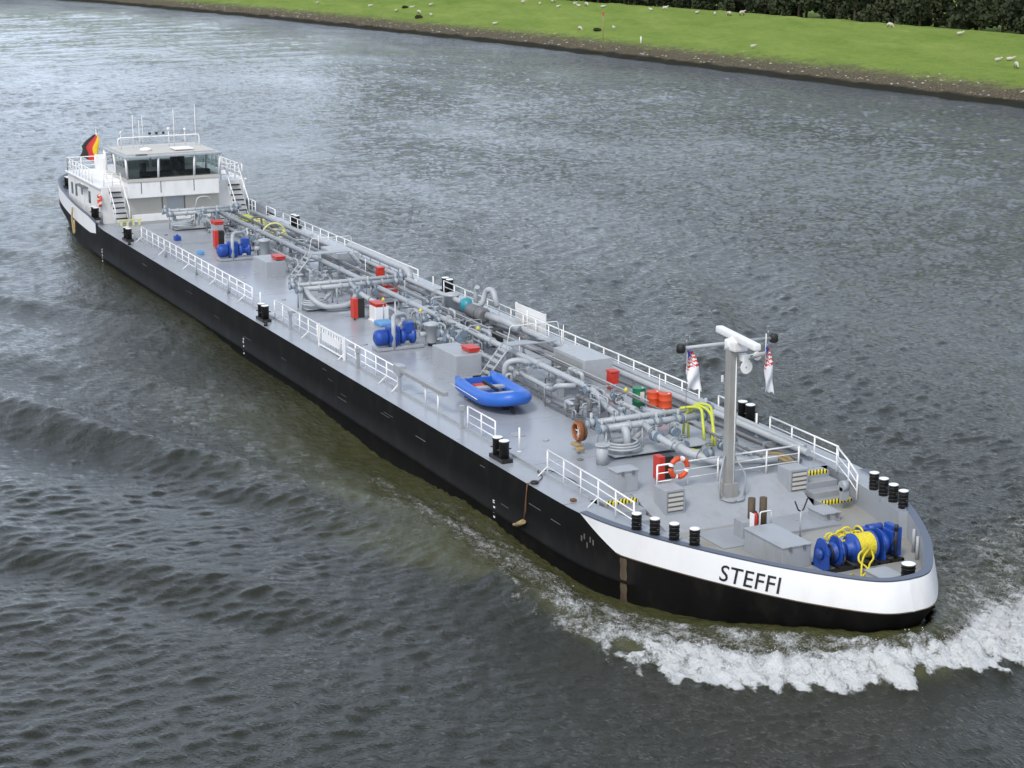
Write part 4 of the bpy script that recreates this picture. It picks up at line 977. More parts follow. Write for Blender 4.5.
crate(-78.2, .1, .75, 'small red box on the pipes in front of the bridge', s=(.5, .3, .18)); tank_box(-78.7, -77.7, -.2, .4, .745, 'grey', 'valve_box')
crate(-55.6, 3.0, 0, 'wide low red box behind the mid ship manifold', s=(.95, .5, .4))
crate(-30.0 + .2, 3.05 - 6.0 * 0 + .95 * 0 - .1 * 0 + .0, 1.251 - 1.251 + 0.0, 'x', s=(.01, .01, .01)) if False else None
crate(-47.1, -.55 - .0, .05, 'light blue folded cover on the deck next to the white switch box', key='skyblue', s=(.15, .15, .1)) if False else None
cv = mb('skyblue').box(-47.2, -46.2, -.95, -.1, 0, .22, .08).build('folded_cover', None, (-46.7, -.5, 0)); tag(cv, 'light blue folded cover lying in front of the white switch box', 'cover')
# tall red containers near the port rail
def red_bin(x, y, label, h=.9):
    o = thing('red_bin', (x, y, 0), label, 'bin')
    mb('red').box(x - .24, x + .24, y - .2, y + .2, .1, h, .06).box(x - .15, x + .2, y - .24, y - .2, .3, h - .2, .01).build('body', o)
    mb('red').box(x - .27, x + .27, y - .23, y + .23, h + .002, h + .1, .04).build('lid', o)
    mb('grey').box(x - .22, x + .22, y - .18, y + .18, 0, .1).build('base', o)
red_bin(-28.9, 3.35, 'red bin standing forward of the large grey port housing'); red_bin(-63.9, 5.6, 'small red bin outside the port rail beyond the thick pipe', h=.8) if False else red_bin(-57.6, 3.6, 'small red bin beside the mid ship manifold near the port rail', h=.85)
bd = mb('rubber').lathe((-39.6, 2.55, 0), [(.38, 0), (.4, .05), (.4, .8), (.36, .85), (.3, .88)], seg=22).torus((-39.6, 2.55, .4), .4, .02, n=22, seg=5).build('black_barrel', None, (-39.6, 2.55, 0)); tag(bd, 'squat black plastic barrel near the port vapour pump', 'barrel')

# hoses
h = mb('yellow_green')
h.tube(bend([(-18.6, 1.9, 0.5), (-18.9, 2.0, 1.2), (-19.6, 2.35, 1.55), (-20.1, 2.1, 1.5), (-20.2, 1.7, 1.45)], .3), .06, 8)
h.tube(bend([(-18.3, 2.25, 0.3), (-18.6, 2.3, 1.0), (-19.3, 2.6, 1.45), (-20.0, 2.35, 1.62), (-20.3, 2.0, 1.2), (-20.4, 2.0, .3)], .35), .06, 8)
h.tube(bend([(-18.4, 2.15, 0.25), (-18.7, 2.35, 1.1), (-19.6, 2.8, 1.6), (-20.4, 2.5, 1.55), (-20.4, 2.2, .9), (-20.3, 2.2, .1)], .3), .055, 8)
h.tube(bend([(-18.5, 2.0, .3), (-18.0, 1.7, .1), (-18.9, 1.5, .08)], .3), .07, 8)
tag(h.build('yellow_hose', None, (-19, 2, 0)), 'yellow green hose draped over the foremost manifold near the mast', 'hose')
for i, (x, y, s_, lb) in enumerate(((-79.6, 3.55, .7, 'pale yellow hose coil nearest the bridge on the port side'), (-74.6, 3.1, .95, 'pale yellow hose arched over the pipes forward of the other yellow coil'))):
    b = mb('pale_yellow')
    for k in range(3): b.torus((x + k * .06, y - k * .05, .35 + .12 * k), s_ - .08 * k, .07, axis='Z', n=22, seg=6, sy=.6)
    if i: b.torus((x + .2, y - .3, .35), .8, .07, axis='X', n=16, seg=6, a0=0, a1=math.pi)
    tag(b.build('hose_coil', None, (x, y, 0)), lb, 'hose')
b = mb('pale_yellow')
for k in range(4): b.box(-84.6 + .0, -84.5, -4.85 + k * .42, -4.7 + k * .42, .0, .45, .03)
b.box(-84.62, -84.48, -4.95, -3.35, .4, .46)
tag(b.build('yellow_stand', None, (-84.5, -4.2, 0)), 'yellow slatted stand at the foot of the starboard stairs', 'stand')
# hose reel, orange and yellow, at the end of the foremost manifold
o = thing('hose_reel', (-21.0, -2.9, 0), 'rusty orange hose reel with tan base at the starboard end of the foremost manifold', 'hose reel')
rl = MB().m('rust').torus((-21.0, -2.5, .82), .36, .09, axis='Y', n=24, seg=8).torus((-21.0, -2.35, .82), .36, .06, axis='Y', n=24, seg=8); rl.m('rope_tan').torus((-21.0, -2.6, .82), .33, .05, axis='Y', n=24, seg=8)
rl.m('white')
for k in range(6):
    a = k * math.pi / 3; rl.cyl((-21, -2.5, .82), (-21 + .33 * math.cos(a), -2.5, .82 + .33 * math.sin(a)), .025, seg=5)
rl.build('reel', o)
mb('wood').box(-21.25, -20.75, -2.75, -2.4, .22, .34, .04).box(-20.75, -20.45, -2.8, -2.5, .12, .26, .04).build('tray', o)
mb('grey').cyl((-21, -2.5, 0), (-21, -2.5, .8), .05, seg=8).build('stand', o)
# grey hose bundle, orange lines
b = mb('grey_light')
for k in range(4): b.torus((-70.6 + k * .1, 3.1, .35 + k * .07), .75 - k * .05, .05, n=22, seg=6, sy=.8)
tag(b.build('grey_hose', None, (-70.6, 3.1, 0)), 'grey hose coil on the port deck forward of the yellow hoses', 'hose')
b = mb('wood').tube(bend([(-16.6, 3.3, .12), (-16.2, 3.6, .35), (-15.8, 3.9, .3), (-15.6, 4.1, .1)], .2), .1, 7).tube(bend([(-16.4, 3.6, .1), (-15.9, 3.5, .3), (-15.5, 3.9, .12)], .2), .09, 7)
tag(b.build('rope_heap', None, (-16, 3.6, 0)), 'tan rope heap on deck behind the port part of the foredeck rail', 'rope')
b = mb('skyblue').box(-71.9, -71.2, -3.2, -2.9, 0, .25, .05); 
tag(b.build('blue_can', None, (-71.5, -3, 0)) , 'small blue can on the open deck near the aftermost blue pump', 'can')
b = mb('blue').box(-77.6, -77.1, -3.1, -2.7, 0, .3, .04).cyl((-77.35, -2.9, .3), (-77.35, -2.9, .4), .06)
tag(b.build('blue_canister', None, (-77.3, -2.9, 0)), 'blue canister on the deck in front of the bridge', 'canister')
# portable ladder against the starboard rail
b = mb('white')
for y, z in ((-5.32, .12), (-5.28, 1.05)): b.box(-43.5, -40.0, y - .02, y + .02, z - .04, z + .04)
for x in np.arange(-43.4, -39.9, .35): b.cyl((x, -5.32, .12), (x, -5.28, 1.05), .02, seg=6)
for x in (-43.5, -40.0): b.box(x - .05, x + .05, -5.36, -5.26, 0, 1.15)
b.box(-43.0, -40.6, -5.325, -5.305, .4, .8)
tag(b.build('boarding_ladder', None, (-41.7, -5.3, 0)), 'white boarding ladder leaning on the starboard rail amidships', 'ladder')
# fender and line over the side
b = mb('wood').cyl((-18.35, -6.52, -1.75), (-17.9, -6.47, -1.5), .10, seg=12).cyl((-18.7, -6.5, -1.85), (-18.3, -6.5, -1.75), .06, seg=8)
o = b.build('rope_fender', None, (-18, -6.5, -1.8)); tag(o, 'short tan log fender hanging on a red line down the black hull', 'fender')
b = mb('rust').tube([(-17.75, -6.1, .05), (-17.75, -6.38, .04), (-17.78, -6.42, -.5), (-17.8, -6.42, -1.0), (-18.0, -6.44, -1.6)], .022, 6).tube([(-17.7, -6.1, .05), (-17.7, -6.39, .04), (-17.82, -6.43, -.7), (-17.95, -6.44, -1.5)], .015, 5); b.m('black').torus((-17.7, -6.1, .06), .12, .05, n=14, seg=6)
tag(b.build('fender_line', None, (-17.7, -6.2, 0)), 'thin red brown line holding the tan fender over the starboard side', 'line')
b = mb('black').tube(bend([(-17.7, -6.0, .04), (-18.3, -5.4, .03), (-19.2, -5.3, .03), (-19.0, -4.8, .03), (-17.2, -4.6, .03), (-16.2, -4.9, .03)], .4), .018, 5)
tag(b.build('dark_line', None, (-18, -5, 0)), 'thin dark line trailing over the deck inside the foremost starboard rail', 'line')
rb = mb('rust').box(-15.2, -15.0, -5.9, -5.7, 0, .1, .02).build('red_cleat', ship)
# yellow tyre-like fender at the stern
b = mb('wood').tube(bend([(-93.0, -6.2, .3), (-93.0, -6.3, -.5), (-92.6, -6.3, -1.5), (-92.2, -6.3, -1.5), (-92.3, -6.3, -.5)], .3), .07, 6)
tag(b.build('stern_line', None, (-94, -6.3, -1)), 'tan line looped over the white stern bulwark', 'line')

# ------------------------------------------------------------------ river
def tile(N, Ls, lmin, lmax, p, wind, spread, seed):
    r_ = np.random.default_rng(seed); k = np.fft.fftfreq(N, Ls / N) * 2 * np.pi; kx, ky = np.meshgrid(k, k, indexing='ij'); kk = np.hypot(kx, ky); kk[0, 0] = 1
    lam = 2 * np.pi / kk; A = kk ** (-p) * ((lam > lmin) & (lam < lmax)); c = np.abs((kx * math.cos(wind) + ky * math.sin(wind)) / kk); A *= (.12 + c ** spread)
    h_ = np.real(np.fft.ifft2(A * (r_.normal(size=(N, N)) + 1j * r_.normal(size=(N, N))))); h_ /= h_.std()
    return h_.astype(np.float32)
def sample(T, Ls, X, Y, ang):
    N = T.shape[0]; u = (X * math.cos(ang) + Y * math.sin(ang)) / Ls * N; v = (-X * math.sin(ang) + Y * math.cos(ang)) / Ls * N
    i = np.floor(u).astype(int); j = np.floor(v).astype(int); fu = u - i; fv = v - j; i %= N; j %= N; i2 = (i + 1) % N; j2 = (j + 1) % N
    return T[i, j] * (1 - fu) * (1 - fv) + T[i2, j] * fu * (1 - fv) + T[i, j2] * (1 - fu) * fv + T[i2, j2] * fu * fv
def axis(segs):
    out = [segs[0][0]]
    for a, b_, s0, s1 in segs:
        x = a
        while x < b_ - 1e-6:
            t_ = (x - a) / (b_ - a); x += s0 + (s1 - s0) * t_; out.append(min(x, b_))
    return np.array(out)
ax = axis([(-2500, -600, 120, 20), (-600, -400, 8, 1.2), (-400, -130, 1.2, .4), (-130, -60, .4, .24), (-60, -26, .24, .15), (-26, 12, .12, .12), (12, 40, .3, 3), (40, 1500, 8, 120)])
ay = axis([(-1600, -60, 140, 3), (-60, -34, 2, .22), (-34, -17, .2, .14), (-17, 14, .12, .12), (14, 40, .14, .28), (40, 130, .28, .55), (130, 140, 5, 5)])
X, Y = np.meshgrid(ax, ay, indexing='ij')
DX = np.gradient(ax)[:, None] * np.ones_like(Y); DY = np.gradient(ay)[None, :] * np.ones_like(X); DD = np.maximum(DX, DY)
WIND = R(200)
T1 = tile(512, 97, 3.2, 14, 1.9, WIND, 3, 1); T2 = tile(512, 61, .8, 2.8, 1.5, WIND, 3, 2); T3 = tile(512, 29, .38, 1.1, 1.5, WIND, 2, 3)
patch = sample(T1, 97 * 9, X, Y, .4) * .25 + 1
Z = -2.5 + .021 * sample(T1, 97, X, Y, 0) * np.clip(2 - DD / 1.9, 0, 1) * np.clip(patch, .7, 1.2) + .022 * np.clip(patch, .6, 1.5) * sample(T2, 61, X, Y, .5) * np.clip(2 - DD / .5, .25, 1) * (DD < 2) + .016 * sample(T3, 29, X, Y, -.35) * np.clip(2 - DD / .16, 0, 1)
q_ = (Z + 2.5); Z = Z + 1.5 * np.clip(q_, -.1, .1) ** 2
# distance outside the hull
out = np.array([(x, y) for x, y in HALF if x > -60]); out = np.vstack([out, out * [1, -1]])
near = (X > -60) & (X < 12) & (np.abs(Y) < 24)
Dm = np.full(X.shape, 99.0); xs_, ys_ = X[near], Y[near]; best = np.full(xs_.shape, 1e9); bi = np.zeros(xs_.shape, int)
for n_, (px, py) in enumerate(out):
    d2 = (xs_ - px) ** 2 + (ys_ - py) ** 2; m_ = d2 < best; best[m_] = d2[m_]; bi[m_] = n_
Dn = np.sqrt(best); inside = (np.abs(ys_) < np.interp(xs_, hx, hy)); Dn[inside] = -Dn[inside]
Dm[near] = Dn; SX = np.full(X.shape, -99.0); SX[near] = out[bi][:, 0]
HWf = np.interp(X, hx, hy, left=0, right=0)
side = np.abs(Y) - 6.35
def sm(x, a, b_): t_ = np.clip((x - a) / (b_ - a), 0, 1); return t_ * t_ * (3 - 2 * t_)
T4 = sample(T2, 61, X * 1.3, Y * 1.3, 1.2); T5 = sample(T3, 29, X, Y, .9); T6 = sample(T1, 97, X * 1.6, Y * 1.6, 2.0)
foam = np.zeros_like(X); churn = np.zeros_like(X)
# bow wave: heap around the bow, its crest moving outwards aft
E_ = np.array([(-40, -8.6), (-20, -8.9), (-12.7, -9.3), (-8.4, -9.35), (-5.4, -8.2), (-2.8, -6.6), (-1.1, -3.9), (-.2, -1.2), (0, 1), (-.3, 3.5), (-1.4, 7), (-3.6, 12), (-7, 18), (-12, 24), (-18, 32)])
zn = (X > -42) & (X < 30) & (np.abs(Y) < 36); ex = np.full(X.shape, 9.0); es = np.zeros(X.shape); bx_, by_ = X[zn], Y[zn]; bb = np.full(bx_.shape, 1e9); sgn_ = np.zeros(bx_.shape); ss_ = np.zeros(bx_.shape); acc = 0
for (x0, y0), (x1, y1) in zip(E_[:-1], E_[1:]):
    l2 = math.hypot(x1 - x0, y1 - y0); tt = np.clip(((bx_ - x0) * (x1 - x0) + (by_ - y0) * (y1 - y0)) / l2 ** 2, 0, 1)
    dx_, dy_ = bx_ - (x0 + tt * (x1 - x0)), by_ - (y0 + tt * (y1 - y0)); d2 = np.hypot(dx_, dy_); m_ = d2 < bb
    bb[m_] = d2[m_]; sgn_[m_] = np.sign((x1 - x0) * dy_ - (y1 - y0) * dx_)[m_]; ss_[m_] = (acc + tt * l2)[m_]; acc += l2
ex[zn] = bb * sgn_; es[zn] = ss_                     # ex > 0 : behind the front of the bow wave
tip = sm(X, -9.5, -3.2); fr = sm(es, 18, 31) * (1 - sm(es, 50, 72))
wob = ex + .28 * T4 + .16 * T5 + .25 * T6
Z += (Dm > 0) * .80 * np.exp(-(np.clip(Dm, 0, 99) / 1.5) ** 2) * tip
ridge = np.exp(-((ex - 1.25) / 1.05) ** 2) * fr
Z += ridge * (.42 + .04 * T4 + .03 * T5)
fb = sm(wob, 0, .5) * (1 - sm(ex - 1.8 * sm(es, 44, 52), 1.1, 4.2)) * fr * sm(Dm, .3, 1.6)
foam = np.maximum(foam, fb * (.50 + .50 * sm(es, 27, 38) + .04 * T4))
foam = np.maximum(foam, (.66 + .06 * T4) * sm(wob, .1, .8) * (1 - sm(ex, 5, 9)) * sm(es, 18, 30) * (1 - sm(es, 52, 70)) * sm(Dm, .1, .8))
foam = np.maximum(foam, (.58 + .05 * T4) * sm(Y, 0, 3) * sm(ex, 1, 3) * (1 - sm(ex, 6, 15)) * sm(X, -24, -11) * sm(Dm, .3, 1.2))
# streaks and churn down the starboard side
trough = np.exp(-(np.clip(-Y - 6.4, 0, 99) / 1.9) ** 2) * (Y < 0) * sm(X, -46, -30) * (1 - sm(X, -13, -9)); trough2 = np.exp(-(np.clip(Y - 6.4, 0, 99) / 1.9) ** 2) * (Y > 0) * sm(X, -46, -30) * (1 - sm(X, -13, -9))
Z -= .12 * (trough + trough2)
Z += np.interp(X, [-125, -104, -80, -62, -53, -42, -33, -23.5, -13, -6], [0, .35, .25, .48, .08, .15, -.30, .30, -.12, 0]) * np.exp(-(np.clip(np.abs(Y) - 6.4, 0, 99) / 3.2) ** 2)
st = np.exp(-((-Y - (7.6 + .045 * (-X - 12))) / (1.35 + .02 * (-X))) ** 2) * (Y < 0) * sm(X, -40, -17) * (1 - sm(X, -8, -4))
foam = np.maximum(foam, st * (.64 + .07 * T4))
churn = np.clip(np.exp(-(np.clip(-Y - 6.4 + .5 * T6, 0, 99) / (3.4 + .10 * np.clip(-X - 8, 0, 60))) ** 4) * (Y < 0) * sm(X, -62, -24) * np.where(X > -15, sm(ex, -.4, 1.5), 1) + .8 * sm(ex, 0, 1) * (1 - sm(ex, 4, 9)) * fr, 0, 1)
churn = np.maximum(churn, .35 * np.exp(-(np.clip(-Y - 6.4, 0, 99) / 2.5) ** 2) * (Y < 0) * sm(X, -108, -95) * (X < -20))
# diverging wake crests
def crest(P0, ang, ln, amp, wid, sgn=-1):
    global Z, foam
    ca, sa = math.cos(ang), math.sin(ang) * sgn; rx, ry = X - P0[0], Y - P0[1]
    v = rx * ca + ry * sa; u = (-rx * sa + ry * ca) * sgn + .35 * T6 * .6     # u>0 outwards
    e = sm(v, 0, ln * .25) * (1 - sm(v, ln * .55, ln)); ww = wid * (1 + .012 * np.clip(v, 0, 80))
    Z += amp * e * (np.exp(-(u / ww) ** 2) - .75 * np.exp(-((u + 2.0 * ww) / (1.3 * ww)) ** 2) + .35 * np.exp(-((u + 4.1 * ww) / (1.4 * ww)) ** 2))
for sgn in (-1, 1):
    crest((-13, sgn * 6.8), R(180 - 20), 80, .30, 1.4, sgn)
    crest((-41, sgn * 6.4), R(180 - 32), 46, .16, 1.4, sgn)
    crest((-26, sgn * 9.2), R(180 - 27), 50, .24, 1.2, sgn)
    crest((-60, sgn * 6.6), R(180 - 27), 50, .22, 1.3, sgn)
    crest((-84, sgn * 6.6), R(180 - 24), 60, .2, 1.4, sgn)
    crest((-7, sgn * 10.5), R(180 - 33), 45, .20, 1.1, sgn)
sw = (-Y - (9.0 + .02 * (-X - 12)) + .3 * T6); Z += .30 * np.exp(-(sw / 1.3) ** 2) * (Y < 0) * sm(X, -38, -22) * (1 - sm(X, -13, -9))
foam = np.maximum(foam, (.46 + .10 * T4) * np.exp(-((sw + .9) / .9) ** 2) * (Y < 0) * sm(X, -34, -20) * (1 - sm(X, -12, -7)))
# scattered breaking patches
for px, py, r_, a_ in ((-39, -11.2, 1.3, .42), (-33.5, -9.6, 1.4, .45), (-27.5, -8.4, 1.8, .55), (-24, -9.2, 1.6, .52), (-30, -7.6, 1.2, .45), (-57, -13, 2.0, .2), (-48, -9.0, 1.6, .2)):
    foam = np.maximum(foam, a_ * np.exp(-(((X - px) / (r_ * 1.5)) ** 2 + ((Y - py) / (r_ * .6)) ** 2)))
# propeller wash astern
foam = np.maximum(foam, .50 * np.exp(-((Y + .0) / (2.2 + .05 * np.clip(-X - 106, 0, 300))) ** 2) * sm(-X, 105, 110) * (1 - sm(-X, 120, 260)))
foam = np.maximum(foam, .72 * np.exp(-(((X + 115) / 7) ** 2 + ((Y + 3.5) / 2.0) ** 2)))
Z += np.clip(foam - .3, 0, 1) * (.05 * T5 + .03 * T4 + .07 * rng.normal(size=X.shape)) * (DD < .35)
# calm, lowered water under the hull itself
ins = np.abs(Y) < (HWf - .9); Z[ins & (X > -107) & (X < -4)] = -3.1
nx_, ny_ = X.shape; V = np.stack([X, Y, Z], -1).reshape(-1, 3).astype(np.float32)
idx = np.arange(nx_ * ny_).reshape(nx_, ny_); F = np.stack([idx[:-1, :-1], idx[1:, :-1], idx[1:, 1:], idx[:-1, 1:]], -1).reshape(-1, 4)
me = bpy.data.meshes.new('river'); me.vertices.add(len(V)); me.vertices.foreach_set('co', V.ravel()); me.loops.add(F.size); me.loops.foreach_set('vertex_index', F.ravel().astype(np.int32))
me.polygons.add(len(F)); me.polygons.foreach_set('loop_start', np.arange(0, F.size, 4, dtype=np.int32)); me.polygons.foreach_set('loop_total', np.full(len(F), 4, np.int32)); me.polygons.foreach_set('use_smooth', np.ones(len(F), bool))
me.update(); 
for nm, arr in (('foam', foam), ('churn', churn)):
    at = me.attributes.new(nm, 'FLOAT', 'POINT'); at.data.foreach_set('value', arr.ravel().astype(np.float32))
river = bpy.data.objects.new('river', me); COL.objects.link(river); tag(river, kind='structure')

wm = bpy.data.materials.new('river_water'); wm.use_nodes = True; t = wm.node_tree; b_ = t.nodes['Principled BSDF']; K = t.links.new
def N(tp, **kw):
    n = t.nodes.new(tp)
    for k_, v in kw.items(): setattr(n, k_, v)
    return n
geo = N('ShaderNodeNewGeometry'); af = N('ShaderNodeAttribute', attribute_name='foam'); ac = N('ShaderNodeAttribute', attribute_name='churn')
def noise(scale, detail=6, rough=.6, st=(1, 1, 1), rot_=0):
    m_ = N('ShaderNodeMapping'); m_.inputs['Scale'].default_value = st; m_.inputs['Rotation'].default_value = (0, 0, rot_); K(geo.outputs['Position'], m_.inputs['Vector'])
    n = N('ShaderNodeTexNoise'); n.inputs['Scale'].default_value = scale; n.inputs['Detail'].default_value = detail; n.inputs['Roughness'].default_value = rough; K(m_.outputs[0], n.inputs['Vector']); return n
def math_(op, a, b2=None, c=None, clamp=False):
    n = N('ShaderNodeMath', operation=op, use_clamp=clamp)
    for i, v in enumerate((a, b2, c)):
        if v is None: continue
        if isinstance(v, (int, float)): n.inputs[i].default_value = v
        else: K(v, n.inputs[i])
    return n.outputs[0]
nf1 = noise(2.6, 12, .8, (.9, 1.15, 1)); nf2 = noise(14, 8, .8)
comb = math_('ADD', math_('MULTIPLY', nf1.outputs['Fac'], .58), math_('MULTIPLY', nf2.outputs['Fac'], .42))
fm = math_('MULTIPLY', math_('ADD', math_('ADD', af.outputs['Fac'], math_('MULTIPLY', math_('SUBTRACT', comb, .5), 2.8)), -.50), 2.6, clamp=True)
fm = math_('MULTIPLY', fm, math_('MULTIPLY', af.outputs['Fac'], 5.0, clamp=True), clamp=True)
np_ = noise(.02, 3, .5); 
cA = N('ShaderNodeMix', data_type='RGBA'); cA.inputs[6].default_value = (.013, .015, .010, 1); cA.inputs[7].default_value = (.024, .024, .013, 1); K(np_.outputs['Fac'], cA.inputs[0])
cB = N('ShaderNodeMix', data_type='RGBA'); cB.inputs[7].default_value = (.080, .082, .030, 1); K(cA.outputs[2], cB.inputs[6]); K(math_('MULTIPLY', ac.outputs['Fac'], math_('ADD', nf1.outputs['Fac'], .18)), cB.inputs[0])
fr2 = N('ShaderNodeValToRGB'); fr2.color_ramp.elements[0].color = (.30, .30, .22, 1); fr2.color_ramp.elements[1].color = (.72, .74, .74, 1); fr2.color_ramp.elements[0].position = .1; fr2.color_ramp.elements[1].position = .9; K(fm, fr2.inputs[0])
cC = N('ShaderNodeMix', data_type='RGBA'); K(fr2.outputs[0], cC.inputs[7]); K(cB.outputs[2], cC.inputs[6]); K(fm, cC.inputs[0])
K(cC.outputs[2], b_.inputs['Base Color']); b_.inputs['IOR'].default_value = 1.33
K(math_('ADD', math_('MULTIPLY', fm, .6), .045), b_.inputs['Roughness'])
r1 = noise(.85, 6, .62, (.6, 1.5, 1), .9); r2 = noise(3.0, 5, .62, (.65, 1.5, 1), .7); r3 = noise(13, 3, .55)
gust_ = noise(.04, 5, .6, (.55, 1.4, 1), .35); gust = N('ShaderNodeMapRange'); gust.inputs[1].default_value = .36; gust.inputs[2].default_value = .66; K(gust_.outputs['Fac'], gust.inputs[0])
hgt = math_('ADD', math_('ADD', math_('MULTIPLY', r1.outputs['Fac'], .065), math_('MULTIPLY', r2.outputs['Fac'], .085)), math_('MULTIPLY', r3.outputs['Fac'], .032))
hgt = math_('MULTIPLY', hgt, math_('ADD', math_('MULTIPLY', gust.outputs[0], .95), .45))
hgt = math_('ADD', hgt, math_('MULTIPLY', math_('MULTIPLY', fm, noise(9, 8, .8).outputs['Fac']), .11))
bu = N('ShaderNodeBump'); bu.inputs['Strength'].default_value = 1.0; bu.inputs['Distance'].default_value = 1.0; K(hgt, bu.inputs['Height']); K(bu.outputs[0], b_.inputs['Normal'])
me.materials.append(wm)

# spray thrown up along the crest of the bow wave
sp_ = mb('flag_white'); cand = np.argwhere((foam > .7) & (ridge > .5) & (DD < .2))
r_ = np.random.default_rng(5); sel = cand[r_.choice(len(cand), min(1200, len(cand)), replace=False)] if len(cand) else []
for i, j in sel:
    s_ = r_.uniform(.008, .024); c = Vector((X[i, j] + r_.normal() * .1, Y[i, j] + r_.normal() * .1, Z[i, j] + abs(r_.normal()) * .10))
    vs = [sp_.bm.verts.new(c + Vector(v_) * s_) for v_ in ((1, 0, -.6), (-.6, .9, -.6), (-.6, -.9, -.6), (0, 0, 1))]
    for f_ in ((0, 1, 2), (0, 3, 1), (1, 3, 2), (2, 3, 0)): sp_.bm.faces.new([vs[q_] for q_ in f_])
spo = sp_.build('bow_spray', None, (0, 0, -2)); tag(spo, 'white spray flying off the bow wave', 'spray', kind='stuff')

# ------------------------------------------------------------------ far bank
gx = axis([(-2500, -560, 60, 10), (-560, -120, 3, 2), (-120, 60, 3, 12), (60, 1500, 40, 80)]); gd = np.array([-6, -3, -1, -.4, 0, .3, .6, .9, 1.2, 1.6, 2.0, 2.5, 3, 3.5, 4.2, 5, 6, 7, 8, 9.5, 11, 13, 15, 18, 21, 24, 27, 30, 33, 35, 37, 39, 42, 46, 52, 70, 120, 400, 2500])
GX, GD = np.meshgrid(gx, gd, indexing='ij'); GY = bank_y(GX) + GD; GZ = np.interp(GD, PD + [2600], PZ + [1.0])
GZ = GZ + np.where((GD > -.5) & (GD < 60), .10 * sample(T1, 97, GX * 1.3, GY * 1.3, 0) + .05 * sample(T2, 61, GX, GY, 0), 0)
GY = GY + np.where(np.abs(GD) < 6, .35 * sample(T1, 97, GX, GY * 0 + 3, 0), 0)
V = np.stack([GX, GY, GZ], -1).reshape(-1, 3).astype(np.float32); a_, c_ = GX.shape; idx = np.arange(a_ * c_).reshape(a_, c_)
F = np.stack([idx[:-1, :-1], idx[1:, :-1], idx[1:, 1:], idx[:-1, 1:]], -1).reshape(-1, 4)
gme = bpy.data.meshes.new('river_bank'); gme.from_pydata(V.tolist(), [], F.tolist()); gme.polygons.foreach_set('use_smooth', np.ones(len(F), bool))
at = gme.attributes.new('bankd', 'FLOAT', 'POINT'); at.data.foreach_set('value', GD.ravel().astype(np.float32))
bank = bpy.data.objects.new('river_bank', gme); COL.objects.link(bank); tag(bank, kind='structure')
gm_ = bpy.data.materials.new('bank_ground'); gm_.use_nodes = True; t = gm_.node_tree; b_ = t.nodes['Principled BSDF']; K = t.links.new
b_.inputs['Roughness'].default_value = .9; b_.inputs['Specular IOR Level'].default_value = .15
geo = N('ShaderNodeNewGeometry'); ad = N('ShaderNodeAttribute', attribute_name='bankd')
n1 = noise(.9, 8, .75); n2 = noise(.12, 7, .72, (.5, 1.5, 1)); n3 = noise(4, 4, .7)
gr = N('ShaderNodeValToRGB'); e = gr.color_ramp.elements; e[0].position = .32; e[0].color = (.115, .20, .024, 1); e[1].position = .68; e[1].color = (.27, .34, .08, 1)
K(math_('ADD', math_('MULTIPLY', n2.outputs['Fac'], .65), math_('MULTIPLY', n1.outputs['Fac'], .35)), gr.inputs[0])
st_ = N('ShaderNodeValToRGB'); e = st_.color_ramp.elements; e[0].position = .42; e[0].color = (.07, .055, .035, 1); e[1].position = .66; e[1].color = (.19, .165, .11, 1)
K(n3.outputs['Fac'], st_.inputs[0])
edge = math_('ADD', ad.outputs['Fac'], math_('MULTIPLY', math_('SUBTRACT', n1.outputs['Fac'], .5), 16.0))
mg = N('ShaderNodeMapRange'); mg.inputs[1].default_value = 4.5; mg.inputs[2].default_value = 9.5; K(edge, mg.inputs[0])
m1 = N('ShaderNodeMix', data_type='RGBA'); K(mg.outputs[0], m1.inputs[0]); K(st_.outputs[0], m1.inputs[6]); K(gr.outputs[0], m1.inputs[7])
md = N('ShaderNodeMapRange'); md.inputs[1].default_value = 1.0; md.inputs[2].default_value = 1.7; K(math_('ADD', ad.outputs['Fac'], math_('MULTIPLY', math_('SUBTRACT', n1.outputs['Fac'], .5), 1.0)), md.inputs[0])
m2 = N('ShaderNodeMix', data_type='RGBA'); K(md.outputs[0], m2.inputs[0]); m2.inputs[6].default_value = (.022, .022, .014, 1); K(m1.outputs[2], m2.inputs[7])
K(m2.outputs[2], b_.inputs['Base Color'])
bu = N('ShaderNodeBump'); bu.inputs['Strength'].default_value = .8; bu.inputs['Distance'].default_value = .4; K(n3.outputs['Fac'], bu.inputs['Height']); K(bu.outputs[0], b_.inputs['Normal'])
gme.materials.append(gm_)

# loose revetment stones
sb = mb('wood'); sb.m('grey'); sb.m('cream'); r_ = np.random.default_rng(9)
for k in range(420):
    x = r_.uniform(-430, -110); dd = abs(r_.normal()) * 2.6 + 1.4; y = float(bank_y(x)) + dd; z = float(np.interp(dd, PD, PZ)); s_ = r_.uniform(.07, .2)
    c = Vector((x, y, z + .05)); vs = [sb.bm.verts.new(c + Vector((dx * s_ * r_.uniform(.6, 1.3), dy * s_ * r_.uniform(.6, 1.3), dz * s_ * .7))) for dx, dy, dz in ((-1, -1, 0), (1, -1, 0), (1, 1, 0), (-1, 1, 0), (0, 0, 1))]
    mi_ = int(r_.choice([0, 0, 1, 1, 2]))
    for f_ in ((0, 1, 4), (1, 2, 4), (2, 3, 4), (3, 0, 4)): sb.bm.faces.new([vs[q_] for q_ in f_]).material_index = mi_
tag(sb.build('revetment_stones', None, (-250, 116, -1)), 'scattered pale stones along the foot of the grassy bank', 'stones', kind='stuff')

